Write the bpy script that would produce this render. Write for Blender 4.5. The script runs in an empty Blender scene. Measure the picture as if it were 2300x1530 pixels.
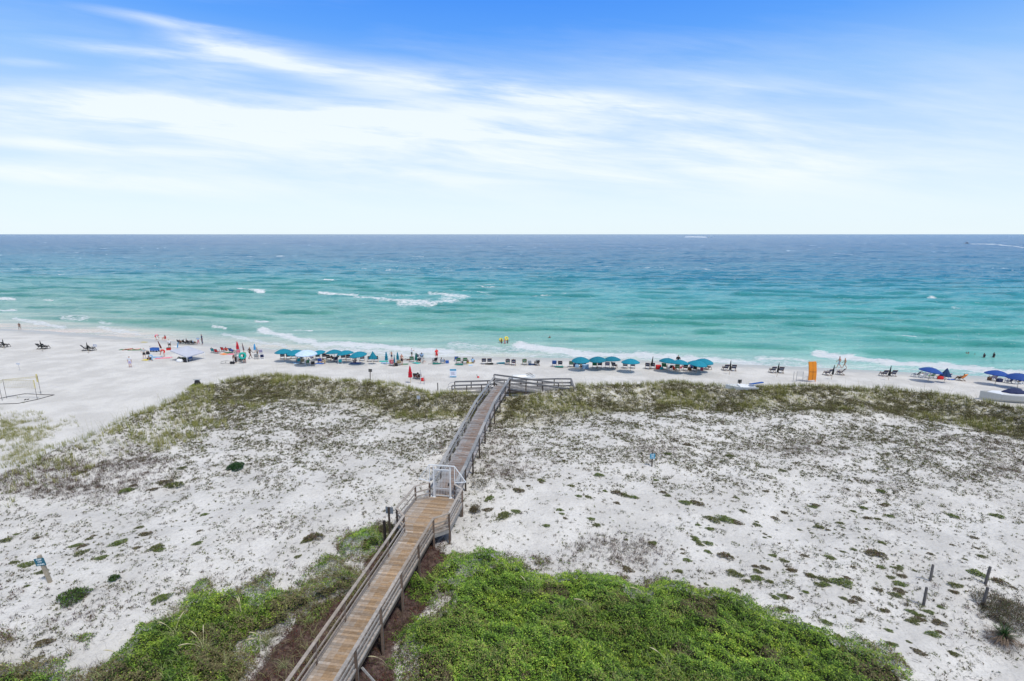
import bpy, math, random
import numpy as np
from mathutils import Vector, Matrix
random.seed(7)
RNG = np.random.default_rng(11)
SC = bpy.context.scene
COL = SC.collection
# ------------------------------------------------------------------ camera model
FPX, CX, CY, HC = 1150.0, 1150.0, 765.0, 20.5
PITCH = math.atan(239.0 / FPX)
CP, SP = math.cos(PITCH), math.sin(PITCH)

def un(px, py, z=0.0):
    """world point at height z seen at photo position px, py (used to survey positions)"""
    a = (px - CX) / FPX; b = -(py - CY) / FPX
    d = (a, CP + b * SP, -SP + b * CP)
    t = (HC - z) / -d[2]
    return (d[0] * t, d[1] * t)

def proj(X, Y, Z):
    """photo coordinates of world points (numpy)"""
    zc = Y * CP - (Z - HC) * SP
    up = Y * SP + (Z - HC) * CP
    zc = np.maximum(zc, 0.5)
    return CX + FPX * X / zc, CY - FPX * up / zc

# ------------------------------------------------------------------ noise
def _h(ix, iy, s):
    n = (ix * 374761393 + iy * 668265263 + s * 1442695041) & 0xffffffff
    n = ((n ^ (n >> 13)) * 1274126177) & 0xffffffff
    return ((n ^ (n >> 16)) & 0xffff) / 65535.0

def vn(x, y, s=0):
    x = np.asarray(x, float); y = np.asarray(y, float)
    fx = np.floor(x); fy = np.floor(y)
    ix = fx.astype(np.int64); iy = fy.astype(np.int64)
    tx = x - fx; ty = y - fy
    tx = tx * tx * (3 - 2 * tx); ty = ty * ty * (3 - 2 * ty)
    a = _h(ix, iy, s); b = _h(ix + 1, iy, s); c = _h(ix, iy + 1, s); d = _h(ix + 1, iy + 1, s)
    return (a * (1 - tx) + b * tx) * (1 - ty) + (c * (1 - tx) + d * tx) * ty

def fbm(x, y, s=0, o=4):
    t = 0; a = 0.5; n = 0
    for k in range(o):
        t = t + a * vn(x * 2 ** k, y * 2 ** k, s + 17 * k); n += a; a *= 0.5
    return t / n

def sstep(a, b, x):
    t = np.clip((x - a) / (b - a), 0, 1)
    return t * t * (3 - 2 * t)

def polysd(X, Y, P):
    """signed distance to polygon P, positive inside"""
    X = np.asarray(X, float); Y = np.asarray(Y, float)
    d = np.full(X.shape, 1e9); ins = np.zeros(X.shape, bool)
    n = len(P)
    for i in range(n):
        ax, ay = P[i]; bx, by = P[(i + 1) % n]
        ex, ey = bx - ax, by - ay
        t = np.clip(((X - ax) * ex + (Y - ay) * ey) / (ex * ex + ey * ey + 1e-9), 0, 1)
        d = np.minimum(d, np.hypot(X - ax - t * ex, Y - ay - t * ey))
        if ay != by:
            c = ((ay > Y) != (by > Y)) & (X < (bx - ax) * (Y - ay) / (by - ay) + ax)
            ins ^= c
    return np.where(ins, d, -d)

# ------------------------------------------------------------------ shore and dune plan
SHORE_PX = [(-400, 728), (0, 738), (150, 748), (300, 760), (500, 774), (620, 786), (760, 797), (900, 806), (1050, 800),
            (1180, 803), (1330, 806), (1500, 812), (1700, 820), (1900, 829), (2100, 840), (2300, 850), (2700, 872)]
SHW = [un(x, y, 0) for x, y in SHORE_PX]
SHX = np.array([p[0] for p in SHW]); SHY = np.array([p[1] for p in SHW])
_s0 = (SHY[1] - SHY[0]) / (SHX[1] - SHX[0]); _s1 = (SHY[-1] - SHY[-2]) / (SHX[-1] - SHX[-2])
SHX = np.concatenate([[SHX[0] - 400], SHX, [SHX[-1] + 400]])
SHY = np.concatenate([[SHY[0] + 60], SHY, [SHY[-1] - 40]])
SHX = np.concatenate([[-60000], SHX, [60000]]); SHY = np.concatenate([[SHY[0]], SHY, [SHY[-1]]])

def yshore(X):
    return np.interp(X, SHX, SHY)

CREST_PX = [(-300, 1290), (-140, 1130), (0, 1050), (60, 1022), (180, 980), (300, 925), (430, 870), (520, 852), (620, 842), (700, 852), (850, 858),
            (930, 872), (980, 884), (1050, 884), (1180, 880), (1300, 872), (1400, 864), (1500, 858), (1560, 860), (1650, 874),
            (1800, 870), (2000, 872), (2100, 884), (2200, 905), (2300, 930), (2500, 965), (2900, 1010)]
CREST = [un(x, y, 2.3) for x, y in CREST_PX]
CRP = [(-42, -40)] + [(-41, 5)] + CREST[2:] + [(140, 45), (300, 42), (300, -40)]

def height(X, Y):
    X = np.asarray(X, float); Y = np.asarray(Y, float)
    ds = (yshore(X) - Y) * 0.93
    dp = np.maximum(ds, 0)
    beach = np.where(ds > 0, 1.15 * (1 - np.exp(-dp / 7.5)) + 0.012 * np.minimum(dp, 25), np.maximum(ds * 0.075, -5.0))
    sd = polysd(X, Y, CRP)
    k = sstep(-3.2, 1.0, sd)
    n1 = fbm(X / 11, Y / 9, 3, 3) - 0.5
    n2 = fbm(X / 3.2, Y / 2.6, 5, 3) - 0.5
    ridge = np.exp(-((sd - 1.2) / 2.6) ** 2) * (0.55 + 0.9 * (fbm(X / 8, Y / 8, 8, 2)))
    ridge = ridge * np.interp(X, [-40, -30], [.35, 1.0])
    z = beach + k * (0.25 + 1.1 * n1 + 0.55 * n2) + ridge * k
    # hollow under the near boardwalk, hump around its bay
    z = z - 0.45 * k * np.exp(-(((X + 6.5) / 5) ** 2 + ((Y - 19) / 6.5) ** 2))
    z = z + 0.3 * k * np.exp(-(((X + 5.5) / 5) ** 2 + ((Y - 29.5) / 3.5) ** 2))
    z = z + 0.03 * (vn(X / 1.1, Y / 0.9, 21) - .5) * sstep(0, 4, ds)
    return z

def h1(x, y):
    return float(height(np.array([x]), np.array([y]))[0])

def ground(px, py):
    """ground point (x, y, z) surveyed at a photo position"""
    z = 1.2
    for _ in range(12):
        x, y = un(px, py, z)
        z2 = max(h1(x, y), 0.0)
        z = 0.5 * z + 0.5 * z2
    x, y = un(px, py, z)
    return (x, y, h1(x, y))

# ------------------------------------------------------------------ materials
def newmat(name):
    m = bpy.data.materials.new(name); m.use_nodes = True
    nt = m.node_tree; b = nt.nodes['Principled BSDF']
    return m, nt, b

def node(nt, typ, **kw):
    n = nt.nodes.new(typ)
    for k, v in kw.items():
        if k in ('in_',):
            for a, c in v.items(): n.inputs[a].default_value = c
        else: setattr(n, k, v)
    return n

MATS = {}
def mat(name, color, rough=0.7, metal=0.0, var=0.18, scale=18.0, bump=0.0, spec=0.4, bscale=None):
    """plain surface with procedural tone variation"""
    if name in MATS: return MATS[name]
    m, nt, b = newmat(name)
    L = nt.links
    tc = node(nt, 'ShaderNodeTexCoord')
    no = node(nt, 'ShaderNodeTexNoise'); no.inputs['Scale'].default_value = scale; no.inputs['Detail'].default_value = 5
    L.new(tc.outputs['Object'], no.inputs['Vector'])
    mr = node(nt, 'ShaderNodeMapRange'); mr.inputs['From Min'].default_value = .3; mr.inputs['From Max'].default_value = .7
    mr.inputs['To Min'].default_value = 1 - var; mr.inputs['To Max'].default_value = 1 + var
    L.new(no.outputs['Fac'], mr.inputs['Value'])
    mx = node(nt, 'ShaderNodeMix', data_type='RGBA', blend_type='MULTIPLY'); mx.inputs[0].default_value = 1
    mx.inputs[6].default_value = (*color, 1)
    oi = node(nt, 'ShaderNodeObjectInfo'); fm = node(nt, 'ShaderNodeMapRange'); fm.inputs[3].default_value = .84; fm.inputs[4].default_value = 1.2
    L.new(oi.outputs['Random'], fm.inputs[0]); mm = node(nt, 'ShaderNodeMath', operation='MULTIPLY'); L.new(mr.outputs[0], mm.inputs[0]); L.new(fm.outputs[0], mm.inputs[1])
    L.new(mm.outputs[0], mx.inputs[7])
    L.new(mx.outputs[2], b.inputs['Base Color'])
    b.inputs['Roughness'].default_value = rough; b.inputs['Metallic'].default_value = metal
    b.inputs['Specular IOR Level'].default_value = spec
    if bump:
        nb = node(nt, 'ShaderNodeTexNoise'); nb.inputs['Scale'].default_value = bscale or scale * 3; nb.inputs['Detail'].default_value = 4
        L.new(tc.outputs['Object'], nb.inputs['Vector'])
        bp = node(nt, 'ShaderNodeBump'); bp.inputs['Strength'].default_value = bump; bp.inputs['Distance'].default_value = .02
        L.new(nb.outputs['Fac'], bp.inputs['Height']); L.new(bp.outputs[0], b.inputs['Normal'])
    MATS[name] = m
    return m

def attrmat(name, rough=0.75, var=0.2, scale=30, bump=0.0, spec=0.3, transl=0.0, bscale=60, stretch=None):
    """surface whose own colour is stored per face in the attribute 'Col'"""
    if name in MATS: return MATS[name]
    m, nt, b = newmat(name); L = nt.links
    at = node(nt, 'ShaderNodeAttribute', attribute_name='Col')
    tc = node(nt, 'ShaderNodeTexCoord')
    no = node(nt, 'ShaderNodeTexNoise'); no.inputs['Scale'].default_value = scale; no.inputs['Detail'].default_value = 4
    vec = tc.outputs['Object']
    if stretch:
        mp = node(nt, 'ShaderNodeMapping'); mp.inputs['Scale'].default_value = stretch
        L.new(vec, mp.inputs['Vector']); vec = mp.outputs[0]
    L.new(vec, no.inputs['Vector'])
    mr = node(nt, 'ShaderNodeMapRange'); mr.inputs['From Min'].default_value = .3; mr.inputs['From Max'].default_value = .7
    mr.inputs['To Min'].default_value = 1 - var; mr.inputs['To Max'].default_value = 1 + var
    L.new(no.outputs['Fac'], mr.inputs['Value'])
    mx = node(nt, 'ShaderNodeMix', data_type='RGBA', blend_type='MULTIPLY'); mx.inputs[0].default_value = 1
    L.new(at.outputs['Color'], mx.inputs[6]); L.new(mr.outputs[0], mx.inputs[7])
    L.new(mx.outputs[2], b.inputs['Base Color'])
    b.inputs['Roughness'].default_value = rough; b.inputs['Specular IOR Level'].default_value = spec
    if transl:
        out = nt.nodes['Material Output']
        tr = node(nt, 'ShaderNodeBsdfTranslucent'); L.new(mx.outputs[2], tr.inputs['Color'])
        ms = node(nt, 'ShaderNodeMixShader'); ms.inputs[0].default_value = transl
        L.new(b.outputs[0], ms.inputs[1]); L.new(tr.outputs[0], ms.inputs[2]); L.new(ms.outputs[0], out.inputs['Surface'])
    if bump:
        bp = node(nt, 'ShaderNodeBump'); bp.inputs['Strength'].default_value = bump; bp.inputs['Distance'].default_value = .01
        L.new(no.outputs['Fac'], bp.inputs['Height']); L.new(bp.outputs[0], b.inputs['Normal'])
    MATS[name] = m
    return m

# ------------------------------------------------------------------ object helpers
def tag(o, label=None, cat=None, group=None, kind=None):
    if label: o['label'] = label
    if cat: o['category'] = cat
    if group: o['group'] = group
    if kind: o['kind'] = kind
    return o

def empty(name, loc, rz=0.0, label=None, cat=None, group=None, kind=None):
    o = bpy.data.objects.new(name, None); COL.objects.link(o)
    o.location = loc; o.rotation_euler = (0, 0, rz); o.empty_display_size = .2
    return tag(o, label, cat, group, kind)

def dup(root, loc, rz=0.0, label=None, group=None, scale=None):
    r = root.copy(); COL.objects.link(r); r.location = loc; r.rotation_euler = (root.rotation_euler[0], root.rotation_euler[1], rz)
    if scale: r.scale = scale
    if label: r['label'] = label
    if group: r['group'] = group
    for ch in list(root.children):
        c = ch.copy(); COL.objects.link(c); c.parent = r
        for g in list(ch.children):
            d = g.copy(); COL.objects.link(d); d.parent = c
    return r

class MB:
    def __init__(s): s.v = []; s.f = []; s.c = []
    def add(s, vs, fs, c=None):
        o = len(s.v); s.v += [tuple(p) for p in vs]
        for f in fs:
            s.f.append(tuple(i + o for i in f)); s.c.append(c or (.5, .5, .5))
    def box(s, x0, x1, y0, y1, z0, z1, c=None, M=None):
        vs = [(x, y, z) for z in (z0, z1) for y in (y0, y1) for x in (x0, x1)]
        if M: vs = [M @ Vector(p) for p in vs]
        s.add(vs, [(0, 2, 3, 1), (4, 5, 7, 6), (0, 1, 5, 4), (2, 6, 7, 3), (0, 4, 6, 2), (1, 3, 7, 5)], c)
    def beam(s, p, q, w, h, c=None, up=(0, 0, 1)):
        p = Vector(p); q = Vector(q); d = (q - p)
        if d.length < 1e-6: return
        d.normalize(); u = Vector(up)
        if abs(d.dot(u)) > .98: u = Vector((0, 1, 0))
        r = d.cross(u).normalized(); u2 = r.cross(d)
        vs = []
        for a in (p, q):
            for i, j in ((-1, -1), (1, -1), (1, 1), (-1, 1)):
                vs.append(a + r * (w / 2 * i) + u2 * (h / 2 * j))
        s.add(vs, [(3, 2, 1, 0), (4, 5, 6, 7), (0, 1, 5, 4), (1, 2, 6, 5), (2, 3, 7, 6), (3, 0, 4, 7)], c)
    def tube(s, pts, r, n=6, c=None, caps=True):
        pts = [Vector(p) for p in pts]; k = len(pts)
        rs = r if isinstance(r, (list, tuple)) else [r] * k
        o = len(s.v); prev = None
        for i, p in enumerate(pts):
            d = (pts[min(i + 1, k - 1)] - pts[max(i - 1, 0)]).normalized()
            u = Vector((0, 0, 1)) if abs(d.z) < .9 else Vector((1, 0, 0))
            a = d.cross(u).normalized()
            if prev is not None and a.dot(prev) < 0: a = -a
            prev = a; b = d.cross(a)
            for j in range(n):
                t = 2 * math.pi * j / n
                s.v.append(tuple(p + (a * math.cos(t) + b * math.sin(t)) * rs[i]))
        for i in range(k - 1):
            for j in range(n):
                s.f.append((o + i * n + j, o + i * n + (j + 1) % n, o + (i + 1) * n + (j + 1) % n, o + (i + 1) * n + j)); s.c.append(c or (.5, .5, .5))
        if caps:
            s.f.append(tuple(o + j for j in range(n))[::-1]); s.c.append(c or (.5, .5, .5))
            s.f.append(tuple(o + (k - 1) * n + j for j in range(n))); s.c.append(c or (.5, .5, .5))
    def lathe(s, prof, n=16, c=None, cen=(0, 0), wob=None):
        o = len(s.v); k = len(prof)
        for i, (r, z) in enumerate(prof):
            for j in range(n):
                t = 2 * math.pi * j / n; rr = r * (wob(j, i) if wob else 1)
                s.v.append((cen[0] + rr * math.cos(t), cen[1] + rr * math.sin(t), z))
        for i in range(k - 1):
            for j in range(n):
                s.f.append((o + i * n + j, o + i * n + (j + 1) % n, o + (i + 1) * n + (j + 1) % n, o + (i + 1) * n + j)); s.c.append(c or (.5, .5, .5))
    def build(s, name, m, parent=None, smooth=False, bevel=0.0, loc=None):
        me = bpy.data.meshes.new(name); me.from_pydata(s.v, [], s.f); me.update()
        ca = me.attributes.new('Col', 'FLOAT_COLOR', 'FACE')
        ca.data.foreach_set('color', np.array([(*c, 1.0) for c in s.c], np.float32).ravel())
        me.materials.append(m)
        if smooth: me.polygons.foreach_set('use_smooth', [True] * len(me.polygons))
        o = bpy.data.objects.new(name, me); COL.objects.link(o)
        if parent: o.parent = parent
        if loc: o.location = loc
        if bevel:
            bv = o.modifiers.new('bevel', 'BEVEL'); bv.width = bevel; bv.segments = 2; bv.limit_method = 'ANGLE'
        return o

def npmesh(name, V, F, m, C=None, smooth=False, extra=None):
    """mesh from numpy vertices (N,3) and quads (M,4)"""
    me = bpy.data.meshes.new(name)
    V = np.asarray(V, np.float32); F = np.asarray(F, np.int32)
    me.vertices.add(len(V)); me.vertices.foreach_set('co', V.ravel())
    me.loops.add(F.size); me.loops.foreach_set('vertex_index', F.ravel())
    me.polygons.add(len(F)); me.polygons.foreach_set('loop_start', np.arange(0, F.size, F.shape[1], dtype=np.int32))
    if smooth: me.polygons.foreach_set('use_smooth', np.ones(len(F), bool))
    me.update(calc_edges=True)
    if C is not None:
        dom = 'FACE' if len(C) == len(F) and len(C) != len(V) else 'POINT'
        a = me.attributes.new('Col', 'FLOAT_COLOR', dom)
        a.data.foreach_set('color', np.concatenate([C, np.ones((len(C), 1))], 1).astype(np.float32).ravel())
    for k, v in (extra or {}).items():
        a = me.attributes.new(k, 'FLOAT', 'POINT'); a.data.foreach_set('value', np.asarray(v, np.float32).ravel())
    for mm in (m if isinstance(m, list) else [m]): me.materials.append(mm)
    o = bpy.data.objects.new(name, me); COL.objects.link(o)
    return o

def gridfaces(nr, nc):
    i = np.arange(nr - 1)[:, None] * nc + np.arange(nc - 1)[None, :]
    return np.stack([i, i + 1, i + nc + 1, i + nc], -1).reshape(-1, 4)

# ------------------------------------------------------------------ camera
cam = bpy.data.cameras.new('camera'); co = bpy.data.objects.new('camera', cam); COL.objects.link(co)
cam.sensor_width = 36; cam.lens = 18.0 * FPX / 1150.0
co.location = (0, 0, HC); co.rotation_euler = (math.pi / 2 - PITCH, 0, 0)
cam.clip_start = .3; cam.clip_end = 120000
SC.camera = co
SC.view_settings.view_transform = 'Standard'; SC.view_settings.look = 'None'
SC.view_settings.gamma = 1; SC.view_settings.exposure = 0.17; SC.view_settings.use_curve_mapping = False

# ------------------------------------------------------------------ ground
def groundmat():
    m, nt, b = newmat('white_sand'); L = nt.links
    tc = node(nt, 'ShaderNodeTexCoord')
    def noise(sc, det=5, rough=.55, vec=None):
        n = node(nt, 'ShaderNodeTexNoise'); n.inputs['Scale'].default_value = sc; n.inputs['Detail'].default_value = det
        n.inputs['Roughness'].default_value = rough
        L.new(vec or tc.outputs['Object'], n.inputs['Vector']); return n.outputs['Fac']
    def rng(v, a, b_, c=0., d=1.):
        r = node(nt, 'ShaderNodeMapRange', interpolation_type='SMOOTHSTEP'); r.inputs[1].default_value = a; r.inputs[2].default_value = b_
        r.inputs[3].default_value = c; r.inputs[4].default_value = d; L.new(v, r.inputs[0]); return r.outputs[0]
    def mth(op, a, c):
        n = node(nt, 'ShaderNodeMath', operation=op)
        for i, v in ((0, a), (1, c)):
            if isinstance(v, (int, float)): n.inputs[i].default_value = v
            else: L.new(v, n.inputs[i])
        return n.outputs[0]
    def mix(f, a, c):
        n = node(nt, 'ShaderNodeMix', data_type='RGBA')
        L.new(f, n.inputs[0])
        for i, v in ((6, a), (7, c)):
            if isinstance(v, tuple): n.inputs[i].default_value = (*v, 1)
            else: L.new(v, n.inputs[i])
        return n.outputs[2]
    aw = node(nt, 'ShaderNodeAttribute', attribute_name='wet').outputs['Fac']
    ad = node(nt, 'ShaderNodeAttribute', attribute_name='dune').outputs['Fac']
    al = node(nt, 'ShaderNodeAttribute', attribute_name='litter').outputs['Fac']
    base = mix(rng(noise(.35, 6), .35, .65), (.515, .498, .47), (.63, .612, .58))
    base = mix(rng(noise(9, 6, .7), .45, .75), base, (.42, .405, .385))
    # small dead bits of plants lying in the dune sand
    spk = rng(noise(16, 3, .7), .60, .68)
    spk2 = mth('MULTIPLY', spk, mth('MULTIPLY', ad, rng(noise(.9, 4), .40, .62, .0, .7)))
    base = mix(spk2, base, (.13, .115, .095))
    fib = mth('MULTIPLY', mth('MULTIPLY', rng(noise(3.0, 8, .8), .50, .62), ad), .17)
    base = mix(fib, base, (.28, .26, .235))
    lit = rng(mth('ADD', al, mth('MULTIPLY', mth('SUBTRACT', noise(14, 6, .8), .5), 1.5)), .38, .62)
    lc = mix(rng(noise(5, 5), .35, .65), (.055, .035, .032), (.14, .095, .08))
    base = mix(lit, base, lc)
    th = node(nt, 'ShaderNodeAttribute', attribute_name='thatch').outputs['Fac']
    base = mix(mth('MULTIPLY', th, rng(noise(2.2, 7, .75), .42, .60, .15, .85)), base, (.26, .235, .11))
    base = mix(aw, base, (.415, .40, .365))
    L.new(base, b.inputs['Base Color'])
    L.new(rng(aw, 0, 1, .9, .35), b.inputs['Roughness'])
    b.inputs['Specular IOR Level'].default_value = .345
    # footprints and ripples
    vo = node(nt, 'ShaderNodeTexVoronoi', feature='SMOOTH_F1'); vo.inputs['Scale'].default_value = 2.6; vo.inputs['Smoothness'].default_value = .6
    L.new(tc.outputs['Object'], vo.inputs['Vector'])
    foot = rng(vo.outputs['Distance'], .05, .55)
    hgt = mth('ADD', mth('MULTIPLY', mth('MULTIPLY', foot, mth('SUBTRACT', 1.0, aw)), .5), mth('MULTIPLY', noise(3.5, 6, .65), .8))
    bp = node(nt, 'ShaderNodeBump'); bp.inputs['Strength'].default_value = .55; bp.inputs['Distance'].default_value = .12
    L.new(hgt, bp.inputs['Height']); L.new(bp.outputs[0], b.inputs['Normal'])
    return m

def axis(lo, hi, step, far0, far1, grow=1.35):
    a = list(np.arange(lo, hi + .001, step)); s = step; x = hi
    while x < far1: s *= grow; x += s; a.append(x)
    s = step; x = lo; b = []
    while x > far0: s *= grow; x -= s; b.append(x)
    return np.array(b[::-1] + a)

gx = axis(-60, 92, .34, -40000, 40000)
gy = axis(14, 112, .30, -300, 60000)
GX, GY = np.meshgrid(gx, gy)
LITTER_PX = [[(470, 1620), (545, 1520), (600, 1440), (655, 1400), (695, 1362), (770, 1335), (820, 1275), (872, 1222), (908, 1192), (950, 1195), (985, 1222), (1000, 1262), (985, 1330), (945, 1400), (905, 1450), (872, 1540), (860, 1620)]]
LITTER_W = [[un(x, y, 1.4) for x, y in P] for P in LITTER_PX]
def litter(X, Y):
    l = np.full(np.shape(X), -9.)
    for P in LITTER_W: l = np.maximum(l, polysd(X, Y, P))
    return l
GZ = height(GX, GY)
sdg = polysd(GX, GY, CRP)
dsg = (yshore(GX) - GY) * .93
wet = sstep(6.0, 1.5, dsg + 1.5 * (fbm(GX / 6, GY / 6, 4) - .5))
ppx, ppy = proj(GX, GY, GZ)
lt = sstep(-.5, .9, litter(GX, GY) + 1.5 * (fbm(GX / 1.3, GY / 1.3, 31) - .5))
G = npmesh('ground', np.stack([GX, GY, GZ], -1).reshape(-1, 3), gridfaces(len(gy), len(gx)), groundmat(), smooth=True,
           extra={'wet': wet, 'dune': sstep(-1, 2, sdg), 'litter': lt, 'thatch': sstep(.2, 1.5, sdg) * (1 - sstep(5.0, 9.5, sdg + 3 * (fbm(GX / 6, GY / 5, 90, 3) - .5))) * np.interp(ppx, [0, 330, 560], [.0, .12, 1])})
tag(G, kind='structure')

# ------------------------------------------------------------------ sea
WHITECAPS = [([(560, 783), (700, 792), (820, 799), (960, 803)], 4, .5), ([(1050, 790), (1160, 797), (1330, 803), (1500, 811), (1700, 822), (1900, 824), (2100, 833), (2300, 845)], 4, .5), ([(1020, 778), (1100, 783), (1180, 786)], 7, .55), ([(1690, 812), (1790, 820), (1840, 822)], 7, .55),
  # photo polylines: points, half thickness px, strength
    ([(592, 744), (640, 757), (715, 771), (800, 778), (900, 782), (1010, 791)], 7, 1.0),
    ([(720, 786), (830, 792), (960, 799), (1060, 800)], 7, .75),
    ([(505, 750), (560, 762), (640, 779)], 3.5, .7),
    ([(1165, 777), (1240, 788), (1325, 796)], 7, 1.1),
    ([(1325, 797), (1370, 796), (1450, 800), (1560, 806), (1640, 812), (1700, 818)], 6, .95),
    ([(1700, 806), (1790, 808), (1810, 812)], 4, .7),
    ([(1837, 794), (1905, 804), (1970, 812), (2040, 817), (2100, 822), (2200, 828), (2300, 838), (2420, 845)], 6.5, 1.05),
    ([(35, 716), (80, 727), (140, 734)], 4.5, .8), ([(140, 716), (195, 717)], 4, .6), ([(228, 736), (265, 745), (305, 748)], 5, .7),
    ([(228, 724), (250, 729)], 3, .6),
    ([(538, 650), (590, 655)], 2.8, 1.0), ([(720, 660), (745, 663), (800, 661)], 2.4, .9),
    ([(800, 669), (860, 674), (925, 679)], 3.5, .68), ([(900, 680), (975, 681), (1020, 676)], 5, .75), ([(965, 660), (1000, 663), (1042, 665)], 3, .75), ([(1000, 672), (1048, 669)], 5, .55), ([(870, 664), (940, 663)], 3, .4),
    ([(575, 722), (602, 723)], 2, .8), ([(730, 627), (748, 628)], 1.6, .9), ([(2010, 752), (2055, 758)], 2.5, .9),
    ([(0, 669), (32, 672)], 2.5, .9), ([(0, 697), (35, 697)], 2.2, .8), ([(100, 675), (115, 677)], 1.6, .7), ([(1895, 670), (1912, 671)], 1.4, .8),
    ([(2085, 669), (2100, 669)], 1.4, .8), ([(1540, 532), (1588, 532.5)], .9, .8), ([(2178, 547.5), (2230, 549), (2300, 556)], .8, .7),
    ([(480, 733), (505, 737)], 2.2, .8), ([(660, 742), (700, 744)], 2.0, .7)]

def seg_field(PX, PY, pts, hw):
    best = np.full(PX.shape, 1e9)
    for (ax, ay), (bx, by) in zip(pts[:-1], pts[1:]):
        t = np.clip((PX - ax) / (bx - ax + 1e-9), 0, 1)
        yy = ay + t * (by - ay)
        ex = np.maximum(np.maximum(ax - PX, PX - bx), 0)
        best = np.minimum(best, np.hypot((PY - yy) / hw, ex / (hw * 2.2)))
    return best

rows = np.concatenate([np.arange(905, 640, -.55), np.arange(640, 560, -.45), np.arange(560, 527.5, -.35)])
Yr = np.array([un(CX, r, 0)[1] for r in rows]); Yr = np.concatenate([Yr, np.geomspace(Yr[-1] * 1.15, 90000, 30)])
tt = np.linspace(-1, 1, 901)
SX = tt[None, :] * ((Yr[:, None] + 22) * 1.75); SY = np.repeat(Yr[:, None], 901, 1)
dsea = (SY - yshore(SX)) * .93
PXs, PYs = proj(SX, SY, 0 * SX)
wob = 16 * (fbm(PXs / 45, PYs / 14, 77, 5) - .5)
foam = np.zeros(SX.shape); roll = np.zeros(SX.shape)
vis = (PYs < 900)
for pts, hw, st in WHITECAPS:
    q = seg_field(PXs, PYs + wob * min(1, hw / 5), pts, hw)
    foam = np.maximum(foam, st * (1 - sstep(.25, 1.7, q)) )
    roll = np.maximum(roll, st * np.exp(-(q / .9) ** 2) * min(hw / 7, 1))
# thin swash lace along the waterline
lace = np.exp(-((dsea - 2.5 - 3 * (fbm(SX / 9, SY / 9, 12) - .5)) / 1.7) ** 2) * sstep(.42, .62, fbm(SX / 11, SY / 5, 14))
foam = np.maximum(foam, .42 * lace)
film = sstep(9, 1.5, dsea + 5 * (fbm(SX / 14, SY / 6, 15, 3) - .5)); foam = np.maximum(foam, .33 * film * sstep(.4, .6, fbm(SX / 5, SY / 1.6, 16, 4)))
# scattered whitecaps farther out
cell = fbm(SX / 9 + 30, SY / 3.2, 91, 3) * .6 + .4 * fbm(SX / 60, SY / 45, 92, 2)
foam = np.maximum(foam, .6 * sstep(.735, .77, cell) * sstep(35, 60, dsea) * (1 - sstep(900, 1500, dsea)))
n_al = fbm(SX / 17, SY / 8, 41, 3)
ph = (dsea + 7 * (fbm(SX / 40, SY / 25, 44, 3) - .5) * 2)
sw = np.sin(ph / 9.0 * 2 * np.pi / 1.35); sw = np.sign(sw) * np.abs(sw) ** 1 ; crest = np.clip(sw, 0, 1) ** 2.2
amp = .42 * sstep(2, 16, dsea) * (1 - .6 * sstep(110, 260, dsea)) * sstep(.40, .60, n_al)
chop = (fbm(SX / 5.0, SY / 1.6, 51, 3) - .5) * .75 * sstep(2, 30, dsea)
big = (fbm(SX / 16, SY / 4.5, 55, 3) - .5) * .9 * sstep(8, 60, dsea) + (fbm(SX / 70, SY / 22, 57, 3) - .5) * 2.6 * sstep(120, 400, dsea)
SZ = amp * (crest * 1.5 - .25) + chop + big + .10 * roll
SZ = SZ * (1 - sstep(1500, 4000, dsea)) + .0
SZ = np.where(dsea < 6, SZ * sstep(-1, 6, dsea), SZ)
def srgb(*c): return np.array([((v / 255 + .055) / 1.055) ** 2.4 if v > 10 else v / 255 / 12.92 for v in c])
SEASTOPS = [(-8, srgb(216, 222, 212)), (3, srgb(192, 214, 204)), (9, srgb(156, 204, 194)), (20, srgb(124, 192, 182)), (48, srgb(98, 178, 172)), (85, srgb(84, 172, 176)),
            (130, srgb(66, 156, 174)), (190, srgb(34, 134, 162)), (330, srgb(0, 110, 148)), (800, srgb(0, 94, 140)), (2500, srgb(0, 90, 138)), (9000, srgb(0, 92, 140))]
px_ = [s[0] for s in SEASTOPS]
dn = dsea * np.exp(.55 * (fbm(SX / 90, SY / 40, 61, 3) - .5) * sstep(20, 100, dsea)) * (1 + .12 * np.clip(SX / 80, -1, 1))
dn = dn + 10 * (fbm(SX / 12, SY / 8, 62, 3) - .5) * sstep(3, 20, dsea)
SC_ = np.stack([np.interp(dn, px_, [s[1][k] for s in SEASTOPS]) for k in range(3)], -1)
SC_ = SC_ * .89 + .11 * SC_.mean(-1, keepdims=True)
lr = np.clip(SX / (SY * .9 + 1), -1, 1)[..., None]; SC_ = SC_ * (1 + lr * np.array([-.25, .05, .07]))
# green of thin water, plus shading painted onto the camera-side faces of swells
fc = (amp / .40 * np.clip(np.cos(ph / 9.0 * 2 * np.pi / 1.35), 0, 1) ** 1.5)[..., None] * (1 - sstep(150, 300, dsea))[..., None]
SC_ = SC_ * (1 - .62 * fc * np.array([1.0, .5, .6]))
strk = (fbm(SX / 10, SY / 2.4, 65, 4) - .5)[..., None]
SC_ = SC_ * (1 - .9 * np.clip(strk, -.3, .3) * np.array([1.2, .6, .5]))  # random streaks painted in for the darker faces of small waves

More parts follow.
